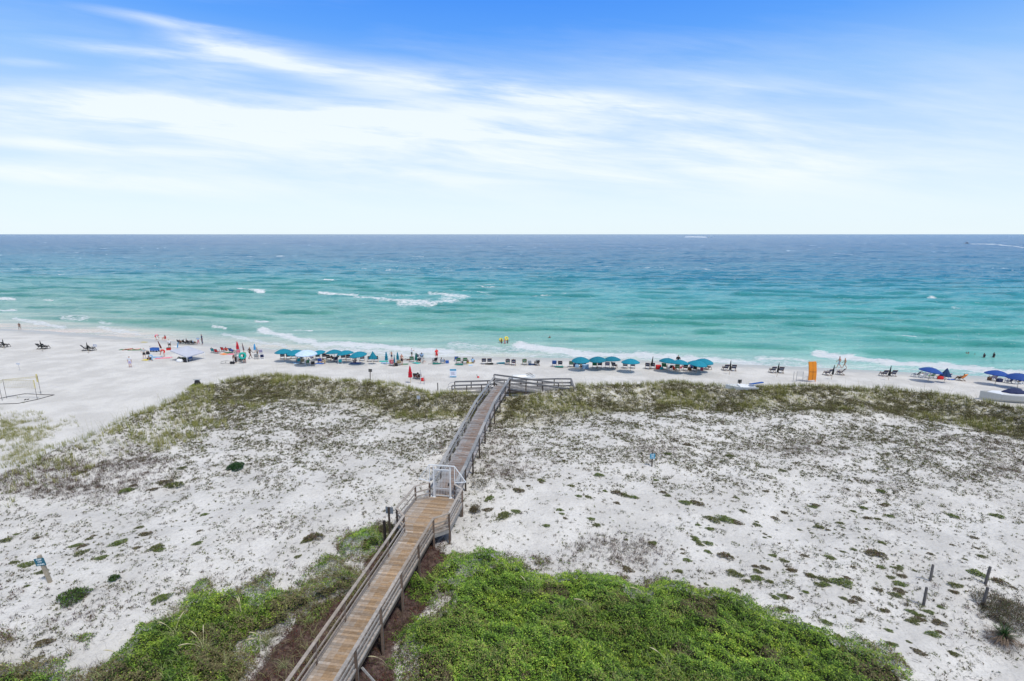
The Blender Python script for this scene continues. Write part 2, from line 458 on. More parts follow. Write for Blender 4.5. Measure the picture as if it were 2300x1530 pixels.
def seamat():
    m, nt, b = newmat('sea_water'); L = nt.links
    tc = node(nt, 'ShaderNodeTexCoord')
    at = node(nt, 'ShaderNodeAttribute', attribute_name='Col')
    fo = node(nt, 'ShaderNodeAttribute', attribute_name='foam')
    def nz(sx, sy, det=4, rough=.6):
        mp = node(nt, 'ShaderNodeMapping'); mp.inputs['Scale'].default_value = (sx, sy, 1); L.new(tc.outputs['Object'], mp.inputs['Vector'])
        n = node(nt, 'ShaderNodeTexNoise'); n.inputs['Scale'].default_value = 1; n.inputs['Detail'].default_value = det; n.inputs['Roughness'].default_value = rough
        L.new(mp.outputs[0], n.inputs['Vector']); return n.outputs['Fac']
    # patches of foam lace
    lacy = nz(.7, 1.7, 7, .75)
    a = node(nt, 'ShaderNodeMath', operation='SUBTRACT'); L.new(lacy, a.inputs[0]); a.inputs[1].default_value = .5
    a2 = node(nt, 'ShaderNodeMath', operation='MULTIPLY_ADD'); L.new(a.outputs[0], a2.inputs[0]); a2.inputs[1].default_value = 3.6; L.new(fo.outputs['Fac'], a2.inputs[2])
    r = node(nt, 'ShaderNodeMapRange', interpolation_type='SMOOTHSTEP'); r.inputs[1].default_value = .35; r.inputs[2].default_value = .85
    L.new(a2.outputs[0], r.inputs[0])
    mx = node(nt, 'ShaderNodeMix', data_type='RGBA'); L.new(r.outputs[0], mx.inputs[0]); L.new(at.outputs['Color'], mx.inputs[6]); mx.inputs[7].default_value = (.82, .85, .86, 1)
    L.new(mx.outputs[2], b.inputs['Base Color'])
    rr = node(nt, 'ShaderNodeMapRange'); rr.inputs[3].default_value = .22; rr.inputs[4].default_value = .85; L.new(r.outputs[0], rr.inputs[0]); L.new(rr.outputs[0], b.inputs['Roughness'])
    b.inputs['IOR'].default_value = 1.33
    b.inputs['Specular IOR Level'].default_value = .34
    n1 = nz(.7, 2.1, 6, .7); n2 = nz(.06, .26, 6, .65)
    ad = node(nt, 'ShaderNodeMath', operation='MULTIPLY_ADD'); L.new(n2, ad.inputs[0]); ad.inputs[1].default_value = 2.6; L.new(n1, ad.inputs[2])
    ad2 = node(nt, 'ShaderNodeMath', operation='MULTIPLY_ADD'); L.new(r.outputs[0], ad2.inputs[0]); ad2.inputs[1].default_value = .05; L.new(ad.outputs[0], ad2.inputs[2])
    bp = node(nt, 'ShaderNodeBump'); bp.inputs['Strength'].default_value = 1.0; bp.inputs['Distance'].default_value = .75
    L.new(ad2.outputs[0], bp.inputs['Height']); L.new(bp.outputs[0], b.inputs['Normal'])
    return m
SEA = npmesh('sea', np.stack([SX, SY, SZ], -1).reshape(-1, 3), gridfaces(len(Yr), 901), seamat(), C=SC_.reshape(-1, 3), smooth=True, extra={'foam': foam})
tag(SEA, kind='structure')

# ------------------------------------------------------------------ sky and sun
SUN_EL, SUN_AZ = math.radians(62), math.radians(140)   # azimuth measured from +Y (out to sea) towards +X
def build_world():
    w = bpy.data.worlds.new('World'); SC.world = w; w.use_nodes = True
    nt = w.node_tree; L = nt.links
    for n in list(nt.nodes): nt.nodes.remove(n)
    out = node(nt, 'ShaderNodeOutputWorld'); bg = node(nt, 'ShaderNodeBackground'); bg.inputs['Strength'].default_value = .12
    L.new(bg.outputs[0], out.inputs[0])
    sky = node(nt, 'ShaderNodeTexSky', sky_type='NISHITA'); sky.sun_disc = False
    sky.sun_elevation = SUN_EL; sky.sun_rotation = SUN_AZ; sky.air_density = 1.0; sky.dust_density = .6; sky.ozone_density = 2.0
    tc = node(nt, 'ShaderNodeTexCoord'); sp = node(nt, 'ShaderNodeSeparateXYZ'); L.new(tc.outputs['Generated'], sp.inputs[0])
    def M(op, a, b=None, c=None):
        n = node(nt, 'ShaderNodeMath', operation=op)
        for i, v in enumerate((a, b, c)):
            if v is None: continue
            if isinstance(v, (int, float)): n.inputs[i].default_value = v
            else: L.new(v, n.inputs[i])
        return n.outputs[0]
    def R(v, a, b, c=0., d=1., smooth=True):
        r = node(nt, 'ShaderNodeMapRange', interpolation_type='SMOOTHSTEP' if smooth else 'LINEAR')
        for i, q in zip((1, 2, 3, 4), (a, b, c, d)): r.inputs[i].default_value = q
        L.new(v, r.inputs[0]); return r.outputs[0]
    def mix(f, a, b, mode='MIX'):
        n = node(nt, 'ShaderNodeMix', data_type='RGBA', blend_type=mode)
        if isinstance(f, (int, float)): n.inputs[0].default_value = f
        else: L.new(f, n.inputs[0])
        for i, v in ((6, a), (7, b)):
            if isinstance(v, tuple): n.inputs[i].default_value = (*v, 1)
            else: L.new(v, n.inputs[i])
        return n.outputs[2]
    X, Y, Z = sp.outputs[0], sp.outputs[1], sp.outputs[2]
    el = M('ARCSINE', Z); ya = M('MAXIMUM', M('ABSOLUTE', Y), .08); az = M('DIVIDE', X, ya); ev = M('DIVIDE', Z, ya)
    def cnoise(su, sv, rot, det=6, rough=.6, dist=0., off=0.):
        cr, sr = math.cos(rot), math.sin(rot)
        u = M('ADD', M('MULTIPLY', az, cr), M('MULTIPLY', ev, sr)); v = M('SUBTRACT', M('MULTIPLY', ev, cr), M('MULTIPLY', az, sr))
        cb = node(nt, 'ShaderNodeCombineXYZ'); L.new(M('MULTIPLY', u, su), cb.inputs[0]); L.new(M('MULTIPLY', v, sv), cb.inputs[1]); cb.inputs[2].default_value = off
        n = node(nt, 'ShaderNodeTexNoise'); n.inputs['Scale'].default_value = 1; n.inputs['Detail'].default_value = det
        n.inputs['Roughness'].default_value = rough; n.inputs['Distortion'].default_value = dist
        L.new(cb.outputs[0], n.inputs['Vector']); return n.outputs['Fac']
    # clear blue air in view; unseen zenith whitened to neutralise the skylight
    K = 7.9
    ramp = node(nt, 'ShaderNodeValToRGB'); cr = ramp.color_ramp
    stops = [(0.0, (232, 247, 254)), (.045, (226, 243, 254)), (.11, (208, 231, 253)), (.18, (180, 214, 252)), (.25, (144, 194, 252)), (.33, (90, 162, 252)), (.42, (52, 138, 248)), (.62, (168, 188, 212)), (1.0, (204, 202, 200))]
    for i, (p, c) in enumerate(stops):
        e = cr.elements[i] if i < 2 else cr.elements.new(p)
        e.position = p; e.color = (*srgb(*c), 1)
    L.new(M('MULTIPLY', el, 1.0), ramp.inputs[0])
    clear = mix(1.0, ramp.outputs[0], (K, K, K), 'MULTIPLY')
    col = mix(.88, sky.outputs[0], clear)
    # cirrus
    def blob(px, py, lx, ly, ang, amp):
        a = (px - CX) / FPX; b = -(py - CY) / FPX
        d = Vector((a, CP + b * SP, -SP + b * CP)).normalized()
        a0 = d.x / d.y; e0 = d.z / d.y; c_, s_ = math.cos(ang), math.sin(ang)
        du = M('SUBTRACT', az, a0); dv = M('SUBTRACT', ev, e0)
        p = M('DIVIDE', M('ADD', M('MULTIPLY', du, c_), M('MULTIPLY', dv, s_)), lx / FPX)
        q = M('DIVIDE', M('SUBTRACT', M('MULTIPLY', dv, c_), M('MULTIPLY', du, s_)), ly / FPX)
        r2 = M('ADD', M('MULTIPLY', p, p), M('MULTIPLY', q, q))
        return M('MULTIPLY', M('EXPONENT', M('MULTIPLY', r2, -1.0)), amp)
    blobs = [(300, 116, 200, 13, -.10, 1.0), (500, 108, 110, 20, -.12, .9), (640, 140, 190, 20, -.22, .85), (430, 58, 190, 11, -.16, .8), (60, 141, 80, 8, -.08, .6), (430, 165, 120, 20, -.05, .7),
             (180, 222, 380, 26, -.04, 1.0), (60, 250, 260, 22, -.06, .5), (1080, 196, 330, 24, -.12, 1.0), (820, 262, 520, 45, -.05, .85), (380, 290, 520, 42, -.03, .9), (1350, 235, 230, 16, -.12, .5),
             (120, 392, 360, 20, -.10, .85), (200, 330, 330, 12, -.06, .6), (1500, 320, 700, 100, -.05, .6), (1950, 300, 600, 120, .0, .36), (1400, 120, 500, 60, .05, .16), (2100, 170, 300, 50, .1, .14), (1620, 190, 160, 18, -.1, .3), (1610, 265, 60, 8, 0, .25), (900, 390, 900, 60, 0, .8)]
    s = None
    for bl in blobs:
        v = blob(*bl); s = v if s is None else M('ADD', s, v)
    st = M('ADD', M('MULTIPLY', cnoise(2.6, 22, -.10, 7, .58, .35), .6), M('MULTIPLY', cnoise(1.3, 7, -.07, 4, .5, .2, 3.0), .4))
    fine = cnoise(9, 95, -.13, 6, .65, .6, 8.0)
    tex = M('ADD', R(st, .36, .64, .22, 1.2), M('MULTIPLY', M('SUBTRACT', fine, .5), .5))
    cl = R(M('MULTIPLY', s, tex), .05, 1.15, 0, .92, False)
    cl = M('MINIMUM', M('MAXIMUM', cl, 0.0), .95)
    thin = M('MULTIPLY', R(st, .45, .7), .12)
    cl = M('MAXIMUM', cl, thin)
    cw = mix(R(el, 0, .25), (6.9, 7.45, 7.65), (6.7, 7.3, 7.7))
    col = mix(cl, col, cw)
    L.new(col, bg.inputs[0])
build_world()
sl = bpy.data.lights.new('sun', 'SUN'); so = bpy.data.objects.new('sun', sl); COL.objects.link(so)
sl.energy = 2.55; sl.angle = math.radians(6); sl.color = (1, .965, .91)
_d = Vector((math.sin(SUN_AZ) * math.cos(SUN_EL), math.cos(SUN_AZ) * math.cos(SUN_EL), math.sin(SUN_EL)))
so.rotation_euler = _d.to_track_quat('Z', 'Y').to_euler(); so.location = (30, -30, 60)
# ------------------------------------------------------------------ boardwalk
WOOD = attrmat('weathered_wood', rough=.85, var=.22, scale=7, bump=.5, stretch=(1, 1, 1), spec=.2)
PLANK = attrmat('deck_planks', rough=.85, var=.14, scale=9, bump=.4, spec=.2)
O = Vector((-7.5, 17.55)); DR = Vector((.1483, .9889)).normalized(); RT = Vector((DR.y, -DR.x))
CEN = [(-12, -.3), (0, 0.0), (10.7, .26), (15, .46), (17.6, .48), (33, -.08), (41.6, .18)]
def cl(s): return float(np.interp(s, [c[0] for c in CEN], [c[1] for c in CEN]))
def W(s, l, z=0.0):
    p = O + DR * s + RT * l; return Vector((p.x, p.y, z))
def zd(s): return 2.7 + 0.10 * max(0, min(1, (s - 18) / 12)) - 0.0
def tone(c, k): return tuple(max(0, min(1, v * k)) for v in c)
def lerp(a, b, t): return tuple(a[i] * (1 - t) + b[i] * t for i in range(3))
TAN = (.30, .205, .125); GREY = (.27, .265, .27); LGREY = (.36, .345, .33); RED = (.225, .165, .135); DARK = (.085, .07, .058)
HD = .90
BAYL = [(10.7, -.65 - .02), (11.5, -1.42), (14.4, -1.22), (15.05, -.42)]
BAYR = [(10.7, 1.19), (11.4, 1.97), (14.5, 2.02), (15.05, 1.36)]
def half(s):
    """left and right deck edge (lateral) at station s"""
    c = cl(s)
    if 10.7 < s < 15.05:
        l = np.interp(s, [p[0] for p in BAYL], [p[1] for p in BAYL]); r = np.interp(s, [p[0] for p in BAYR], [p[1] for p in BAYR])
        return float(l), float(r)
    if s >= 15.05: return c - .92, c + .92
    return c - HD, c + HD
bw = empty('boardwalk', W(15, .4, h1(*W(15, .4).xy)), 0, 'long raised timber boardwalk with railings crossing the dunes to the beach', 'boardwalk')
_inv = Matrix.Translation(-bw.location)
def bwb(mb, name, m, **k):
    o = mb.build(name, m, bw, **k); o.matrix_parent_inverse = _inv; return o
deck = MB(); s = -9.0
SEND = 41.6
while s < SEND - .12:
    w = .138
    l0, r0 = half(s); l1, r1 = half(s + w)
    base = TAN if s < 15.4 else RED
    pt = .72 + .5 * random.random()
    if random.random() < .07: pt *= 1.25
    cuts = [0, .12, .3, .5, .7, .88, 1]
    z = zd(s)
    for a, b in zip(cuts[:-1], cuts[1:]):
        t = abs((a + b) / 2 - .5) * 2
        g = (t ** 1.6) * (.75 if s < 15 else .95) + random.uniform(-.16, .22)
        if s >= 15.4 and random.random() < .38: g += .5
        c = tone(lerp(base, LGREY if s < 15 else GREY, min(1, max(0, g))), pt * random.uniform(.93, 1.07))
        vs = []
        for zz in (z - .038, z):
            for (ss, ll, rr) in ((s, l0, r0), (s + w, l1, r1)):
                vs += [W(ss, ll + (rr - ll) * a, zz), W(ss, ll + (rr - ll) * b, zz)]
        deck.add(vs, [(0, 1, 3, 2)[::-1], (4, 5, 7, 6), (0, 1, 5, 4), (2, 6, 7, 3), (0, 4, 6, 2), (1, 3, 7, 5)], c)
    s += w + .008
bwb(deck, 'deck', PLANK)
# stringers and cross beams underneath
st = MB()
for off in (-.86, 0, .86):
    for a, b in zip(np.arange(-9, SEND, 2.5), np.arange(-6.5, SEND + 2, 2.5)):
        b = min(b, SEND - .05)
        st.beam(W(a, cl(a) + off, zd(a) - .14), W(b, cl(b) + off, zd(b) - .14), .045, .2, tone(DARK, random.uniform(.9, 1.5)))
for P in (BAYL, BAYR):
    for p, q in zip(P[:-1], P[1:]): st.beam(W(*p, 2.56), W(*q, 2.56), .045, .2, tone(LGREY, .7))
bwb(st, 'stringer', WOOD)

def rail_run(stn, lats, zs, c, cap=(.15, .04), side=1, posts=True, extra=(.62, .30), toe=True, rw=.09):
    """one straight or bent railing: cap, two rails, toe board and its posts"""
    mb = MB()
    pts = [W(a, b, z) for a, b, z in zip(stn, lats, zs)]
    for p, q in zip(pts[:-1], pts[1:]):
        n = max(1, int((q - p).length / 2.5 + .3))
        for k in range(n):
            a = p.lerp(q, k / n); b = p.lerp(q, (k + 1) / n)
            cc = tone(lerp(c, LGREY, random.uniform(0, .7)), random.uniform(.85, 1.15))
            mb.beam(a, b, cap[0], cap[1], cc)
            inn = Vector((-RT.x, -RT.y, 0)) * (.05 * side)
            for e in extra:
                mb.beam(a - Vector((0, 0, 1.07 - e)) + inn, b - Vector((0, 0, 1.07 - e)) + inn, .04, rw, tone(cc, .95))
            if toe: mb.beam(a - Vector((0, 0, 1.07 - .07)), b - Vector((0, 0, 1.07 - .07)), .05, .09, tone(cc, 1.0))
    return mb
def post(p, ztop, c=DARK, w=.10, brace=True):
    mb = MB(); g = h1(p.x, p.y) - .25
    mb.box(p.x - w / 2, p.x + w / 2, p.y - .045, p.y + .045, g, ztop, tone(c, random.uniform(.9, 1.5)))
    mb.box(p.x - w / 2 - .002, p.x + w / 2 + .002, p.y + .05, p.y + .09, min(g + .2, ztop - 1.8), ztop - .03, tone(lerp(c, GREY, .4), random.uniform(.9, 1.3)))
    bwb(mb, 'post', WOOD)
RW = (.30, .255, .215)
for sgn in (-1, 1):
    B = BAYL if sgn < 0 else BAYR
    # lower flight
    ss = list(np.arange(10.7, -9, -2.5))[::-1]
    bwb(rail_run(ss, [cl(a) + sgn * HD if a < 10.6 else B[0][1] for a in ss], [zd(a) + 1.07 for a in ss], RW, side=sgn), 'railing', WOOD)
    for a in ss: post(W(a, (cl(a) + sgn * HD if a < 10.6 else B[0][1])), zd(a) + 1.03, (.12, .085, .065))
    # bay
    bwb(rail_run([b[0] for b in B], [b[1] for b in B], [3.77] * 4, RW, side=sgn), 'railing', WOOD)
    for b in B[1:]: post(W(*b), 3.73, (.12, .085, .065))
    # upper flight
    ss = [15.35] + list(np.arange(17.9, 41.5, 2.95)) + [SEND]
    bwb(rail_run(ss, [cl(a) + sgn * .94 for a in ss], [zd(a) + 1.07 for a in ss], (.20, .215, .235), cap=(.25, .045), side=sgn, toe=False, extra=(.60,), rw=.14), 'railing', WOOD)
    for a in ss[1:]: post(W(a, cl(a) + sgn * .94), zd(a) + 1.03, (.07, .055, .045), w=.12)
# pairs of short piles and cross beams carrying the deck
for a in list(np.arange(-6.8, 10, 2.5)) + [11.6, 14.3]:
    l, r = half(a)
    mb = MB(); mb.beam(W(a + .1, l + .03, 2.42), W(a + .1, r - .03, 2.42), .05, .18, tone(DARK, 1.4)); bwb(mb, 'cross_beam', WOOD)
    for q in (l + .08, r - .08):
        p = W(a + .16, q); mb = MB(); mb.box(p.x - .07, p.x + .07, p.y - .07, p.y + .07, h1(p.x, p.y) - .3, 2.5, tone(DARK, random.uniform(1, 1.7))); bwb(mb, 'pile', WOOD)
mb = MB(); mb.beam(W(1.2, .9, 2.35), W(1.25, 1.0, 1.5) + Vector((.55, 0, -.15)), .04, .09, LGREY); bwb(mb, 'brace', WOOD)

# ramps at the beach end (turning back on themselves)
ZE = zd(SEND)
def ramp(name, A, B, w, ca):
    """planked slope from A to B (centre line), width w"""
    A = Vector(A); B = Vector(B); d = (B - A); n = max(2, int(d.length / .15)); h = Vector((d.x, d.y, 0)).normalized(); r = Vector((-h.y, h.x, 0))
    mb = MB()
    for k in range(n):
        p = A + d * (k / n); q = A + d * ((k + .94) / n)
        mb.add([p - r * w / 2, p + r * w / 2, q + r * w / 2, q - r * w / 2] + [v - Vector((0, 0, .04)) for v in (p - r * w / 2, p + r * w / 2, q + r * w / 2, q - r * w / 2)],
               [(0, 1, 2, 3)[::-1], (4, 5, 6, 7), (0, 4, 5, 1), (2, 6, 7, 3), (1, 5, 6, 2), (0, 3, 7, 4)], tone(ca, random.uniform(.75, 1.25)))
    for sg in (-1, 1):
        mb.beam(A + r * sg * w / 2 * .97 - Vector((0, 0, .13)), B + r * sg * w / 2 * .97 - Vector((0, 0, .13)), .045, .19, tone(DARK, 1.6))
    bwb(mb, name, PLANK)
def rail2(P, n_post, c=(.15, .15, .155), rails=(.52, .12)):
    mb = MB(); P = [Vector(p) for p in P]
    for p, q in zip(P[:-1], P[1:]):
        mb.beam(p, q, .20, .15, tone(c, random.uniform(.8, 1.2)))
        for e in rails: mb.beam(p - Vector((0, 0, 1.02 - e)), q - Vector((0, 0, 1.02 - e)), .05, .20, tone(lerp(c, (.4, .38, .36), .5), random.uniform(.8, 1.2)))
    bwb(mb, 'railing', WOOD)
    L_ = [0]
    for p, q in zip(P[:-1], P[1:]): L_.append(L_[-1] + (q - p).length)
    for k in range(n_post):
        t = L_[-1] * k / (n_post - 1)
        i = max(0, min(len(P) - 2, int(np.searchsorted(L_, t)) - 1)); u = (t - L_[i]) / (L_[i + 1] - L_[i])
        p = P[i].lerp(P[i + 1], u); mb = MB(); g = h1(p.x, p.y) - .3
        mb.box(p.x - .06, p.x + .06, p.y - .06, p.y + .06, min(g, p.z - 1.25), p.z - .02, tone(DARK, random.uniform(.8, 1.5))); bwb(mb, 'post', WOOD)
EL = W(SEND, cl(SEND) - .94); ER = W(SEND, cl(SEND) + .94)
zr0, zr1, zr2 = ZE + 1.02, 2.95, 2.35
ramp('ramp', (EL.x + .3, 58.85, ZE - .03), (5.6, 58.35, 1.93), 1.75, GREY)
ramp('landing', (5.6, 59.3, 1.90), (7.3, 59.3, 1.90), 3.9, GREY)
ramp('ramp', (5.6, 60.6, 1.88), (-7.2, 60.95, 1.22), 1.6, GREY)
rail2([(EL.x - .1, 59.8, ZE + 1.07), (5.6, 59.25, zr1), ], 5)
rail2([(ER.x - .1, 57.75, ZE + 1.07), (5.6, 57.3, zr1), (7.25, 57.2, zr1 - .1), (7.35, 61.45, zr1 - .1)], 7)
rail2([(7.35, 61.45, zr1 - .1), (5.6, 61.5, zr1 - .1), (-7.2, 61.9, zr2)], 8)
rail2([(-1.9, 60.1, 2.6), (-7.35, 60.15, zr2)], 4)
for y in (60.15, 61.9):
    tb = MB(); tb.tube([(-7.2, y, zr2 - .05), (-7.7, y, zr2 - .1), (-8.0, y, zr2 - .35), (-8.05, y, zr2 - .8), (-7.5, y, zr2 - .95)], .022, 6, (.35, .35, .36))
    bwb(tb, 'handrail', mat('galvanised', (.34, .35, .36), .45, .6))

# white gate with fan guards
WHT = mat('white_painted_metal', (.62, .635, .65), .45, 0, .08)
gate = empty('boardwalk_gate', W(15.1, .45, 2.7), 0, 'white metal gate with triangular fan guards standing across the boardwalk', 'gate')
_gi = Matrix.Translation(-gate.location)
def gp(mb, name, m=WHT, parent=gate):
    o = mb.build(name, m, parent); o.matrix_parent_inverse = _gi if parent is gate else Matrix(); return o
gs = 15.12; gl, gr = -.42, 1.36; dl, drt = -.13, 1.05; gt = 5.05
mb = MB()
for l in (gl, gr): mb.beam(W(gs, l, 2.7), W(gs, l, gt), .055, .055)
for l in (dl, drt): mb.beam(W(gs, l, 2.7), W(gs, l, gt - .1), .08, .08)
mb.beam(W(gs, gl, gt), W(gs, gr, gt), .07, .06); mb.beam(W(gs, dl, gt - .30), W(gs, drt, gt - .30), .05, .05)
for l in (gl, dl, drt, gr): mb.beam(W(gs, l, 2.7), W(gs, l, 2.715), .2, .2)
gp(mb, 'gate_frame')
door = MB()
for l in (dl + .09, drt - .09): door.beam(W(gs, l, 2.8), W(gs, l, gt - .36), .045, .045)
for z in (2.82, 3.35, gt - .38): door.beam(W(gs, dl + .09, z), W(gs, drt - .09, z), .045, .05)
for k in range(8):
    l = dl + .09 + (drt - dl - .18) * (k + 1) / 9; door.tube([W(gs, l, 2.84), W(gs, l, gt - .4)], .011, 5)
dobj = gp(door, 'gate_door')
mb = MB(); mb.box(-.04, .04, -.05, .05, -.09, .09); lk = mb.build('latch', mat('dark_metal', (.06, .06, .065), .4, .8), dobj)
lk.location = (W(gs - .03, drt - .12, 3.7)); 
for sg, l0, l1 in ((-1, gl, gl - .78), (1, gr, gr + .78)):
    mb = MB(); A = W(gs, l0, gt); B = W(gs, l1, 3.95); C = W(gs, l0, 3.85)
    mb.beam(A, B, .05, .05); mb.beam(B, C, .045, .045)
    for k in range(1, 5):
        t = k / 5; mb.tube([A.lerp(B, t) if True else A, C.lerp(B, t)], .011, 5)
    gp(mb, 'fan_guard')
# ------------------------------------------------------------------ vegetation
LEAF = attrmat('leaf', rough=.6, var=.12, scale=3, spec=.25, transl=.25)
TWIG = attrmat('dry_twig', rough=.9, var=.15, scale=4, spec=.1)

def ribbons(base, az, el, length, width, col, nseg=1, droop=0.0, tip=.25):
    """N curved blades: returns vertices, quads, colours"""
    N = len(base); P = [base]; d_el = el.copy(); pos = base.copy()
    dirh = np.stack([np.cos(az), np.sin(az)], -1)
    side = np.stack([-np.sin(az), np.cos(az), np.zeros(N)], -1)
    rings = []
    for k in range(nseg + 1):
        w = width * (1 - (1 - tip) * k / nseg)
        if nseg > 1 and k == 0: w = width * .7
        rings.append((pos - side * w[:, None] / 2, pos + side * w[:, None] / 2))
        step = length / nseg
        pos = pos + np.concatenate([dirh * np.cos(d_el)[:, None], np.sin(d_el)[:, None]], 1) * step[:, None]
        d_el = d_el - droop / nseg
    V = np.stack([r for ring in rings for r in ring], 1).reshape(-1, 3)
    m = 2 * (nseg + 1); o = (np.arange(N) * m)[:, None]
    F = np.concatenate([(o + np.array([2 * k, 2 * k + 1, 2 * k + 3, 2 * k + 2])[None]) for k in range(nseg)], 0)
    C = np.tile(col, (nseg, 1))
    return V, F, C

def merge(parts):
    V = []; F = []; C = []; o = 0
    for v, f, c in parts:
        V.append(v); F.append(f + o); C.append(c); o += len(v)
    return np.concatenate(V), np.concatenate(F), np.concatenate(C)

def plants(XY, k, r, ln, wd, pal, el=(.2, 1.2), lift=0.0, seed=0, nseg=1, droop=0.0, lean=None, zoff=0.0, tonevar=.35):
    """k leaves for each plant position"""
    rg = np.random.default_rng(seed)
    n = len(XY)
    if n == 0: return (np.zeros((0, 3)), np.zeros((0, 4), int), np.zeros((0, 3)))
    idx = np.repeat(np.arange(n), k); N = len(idx)
    rr = r[idx] if isinstance(r, np.ndarray) else np.full(N, r)
    a = rg.uniform(0, 2 * np.pi, N); q = np.sqrt(rg.uniform(0, 1, N)) * rr
    x = XY[idx, 0] + q * np.cos(a); y = XY[idx, 1] + q * np.sin(a)
    z = height(x, y) + zoff + lift * rg.uniform(0, 1, N) * (1 - (q / (rr + 1e-6)) ** 2)
    az = rg.uniform(0, 2 * np.pi, N)
    if lean is not None: az = lean + rg.normal(0, 1.0, N)
    pal = np.array(pal); pi = rg.integers(0, len(pal), n)[idx]
    flip = rg.uniform(0, 1, N) < .25; pi = np.where(flip, rg.integers(0, len(pal), N), pi)
    col = pal[pi] * rg.uniform(1 - tonevar, 1 + tonevar, N)[:, None]
    L_ = (ln[idx] if isinstance(ln, np.ndarray) else ln) * rg.uniform(.6, 1.4, N); Wd = (wd[idx] if isinstance(wd, np.ndarray) else wd) * rg.uniform(.6, 1.4, N)
    return ribbons(np.stack([x, y, z], -1), az, rg.uniform(*el, N), L_, Wd, col, nseg, droop)

def scatter(n, x0, x1, y0, y1, dens, seed=0):
    rg = np.random.default_rng(seed)
    X = rg.uniform(x0, x1, n); Y = rg.uniform(y0, y1, n)
    keep = np.abs(X) < (Y + 8) * 1.22
    X, Y = X[keep], Y[keep]
    Z = np.full(len(X), 1.7); px, py = proj(X, Y, Z)
    d = dens(X, Y, px, py)
    k = rg.uniform(0, 1, len(X)) < d
    return np.stack([X[k], Y[k]], -1)

MAT_R = [(868, 1600), (930, 1430), (985, 1340), (1010, 1300), (1050, 1262), (1085, 1243), (1180, 1250), (1205, 1268), (1255, 1282), (1330, 1292), (1415, 1312),
         (1500, 1318), (1600, 1325), (1700, 1352), (1790, 1385), (1830, 1405), (1900, 1440), (1960, 1478), (1995, 1475), (2040, 1500), (2062, 1530), (2070, 1650), (868, 1650)]
MAT_L = [(-200, 1600), (-200, 1500), (0, 1486), (60, 1492), (150, 1480), (215, 1490), (290, 1445), (330, 1395), (380, 1352), (440, 1322), (520, 1322), (560, 1300), (600, 1320),
         (655, 1335), (670, 1365), (620, 1420), (560, 1530), (545, 1650)]
MAT_B = [[(705, 1300), (722, 1265), (752, 1258), (782, 1275), (795, 1300), (765, 1325), (730, 1335)], [(778, 1240), (792, 1218), (828, 1212), (850, 1228), (838, 1248), (800, 1262)],
         [(960, 1310), (980, 1285), (1012, 1285), (1016, 1305), (985, 1325)], [(2185, 1385), (2215, 1355), (2300, 1345), (2400, 1370), (2400, 1420), (2290, 1400), (2230, 1400)]]
def toW(P, z=1.7): return [un(x, y, z) for x, y in P]
MATSW = [toW(MAT_R), toW(MAT_L)] + [toW(p) for p in MAT_B[:3]]
def matsd(X, Y):
    m = np.full(np.shape(X), -99.)
    for k_, P in enumerate(MATSW): m = np.maximum(m, polysd(X, Y, P) + (.7 if k_ > 1 else 0) - (1.5 * sstep(-.3, .8, litter(X, Y)) if k_ == 1 else 0))
    return m + 4.2 * (fbm(X / 1.7, Y / 1.3, 33, 5) - .5)
def mound(X, Y, sd):
    return sstep(0, .9, sd) * (.08 + .55 * fbm(X / 1.7, Y / 1.3, 35, 2) ** 1.3 + .34 * sstep(.3, .7, fbm(X / .42 + Y / .9, Y / .38, 39, 2)))

# --- green creeping mat: stems and soil underlay, darkened to shade the gaps, plus leaves
xs = np.arange(-32, 28, .16); ys = np.arange(12, 31, .16)
MX, MY = np.meshgrid(xs, ys); msd = matsd(MX, MY); MZ = height(MX, MY) + mound(MX, MY, msd) * .5 - .06
fa = gridfaces(len(ys), len(xs)); okv = (msd > .75).ravel(); keep = okv[fa].all(1)
rg = np.random.default_rng(5)
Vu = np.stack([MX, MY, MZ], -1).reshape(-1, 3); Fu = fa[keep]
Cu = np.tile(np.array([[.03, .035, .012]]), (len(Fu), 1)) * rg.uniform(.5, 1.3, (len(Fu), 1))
n = 900000
X = rg.uniform(-32, 27, n); Y = rg.uniform(13, 30.5, n)
k = np.abs(X) < (Y + 4) * 1.12; X, Y = X[k], Y[k]
sd = matsd(X, Y); k = sd > np.minimum(rg.exponential(.55, len(X)) - .35, 2.5); X, Y, sd = X[k], Y[k], sd[k]
clump = fbm(X / .8, Y / .8, 36, 3); spec_ = fbm(X / 2.6, Y / 2.2, 37, 3); fine = vn(X / .22, Y / .22, 38)
mz = height(X, Y) + mound(X, Y, sd) * (1 - .55 * rg.uniform(0, 1, len(X)) ** 2) + .02 + .07 * fine
pal = np.array([(.125, .235, .03), (.24, .38, .045), (.40, .50, .09), (.04, .085, .016), (.25, .25, .08)])
t = np.clip(.42 + .55 * (clump - .5) + .3 * (fine - .5) + rg.normal(0, .26, len(X)), 0, .999)
col = np.where((t < .22)[:, None], pal[3], np.where((t < .55)[:, None], pal[0], np.where((t < .85)[:, None], pal[1], pal[2])))
col = np.where(((spec_ > .60) & (rg.uniform(0, 1, len(X)) < .3))[:, None], pal[4], col)
ylw = (spec_ < .40)[:, None]; col = np.where(ylw, col * np.array([1.15, 1.06, .95]), col)
col = col * rg.uniform(.65, 1.4, len(X))[:, None]
col = col * (.62 + .8 * fbm(X / 3.5 + Y / 9, Y / 2.4, 42, 3))[:, None]
br = (sstep(.60, .68, fbm(X / 1.9, Y / 1.4, 43, 4)) * .75 > rg.uniform(0, 1, len(X)))[:, None]; col = np.where(br, np.array([[.16, .13, .07]]) * rg.uniform(.5, 1.4, (len(X), 1)), col)
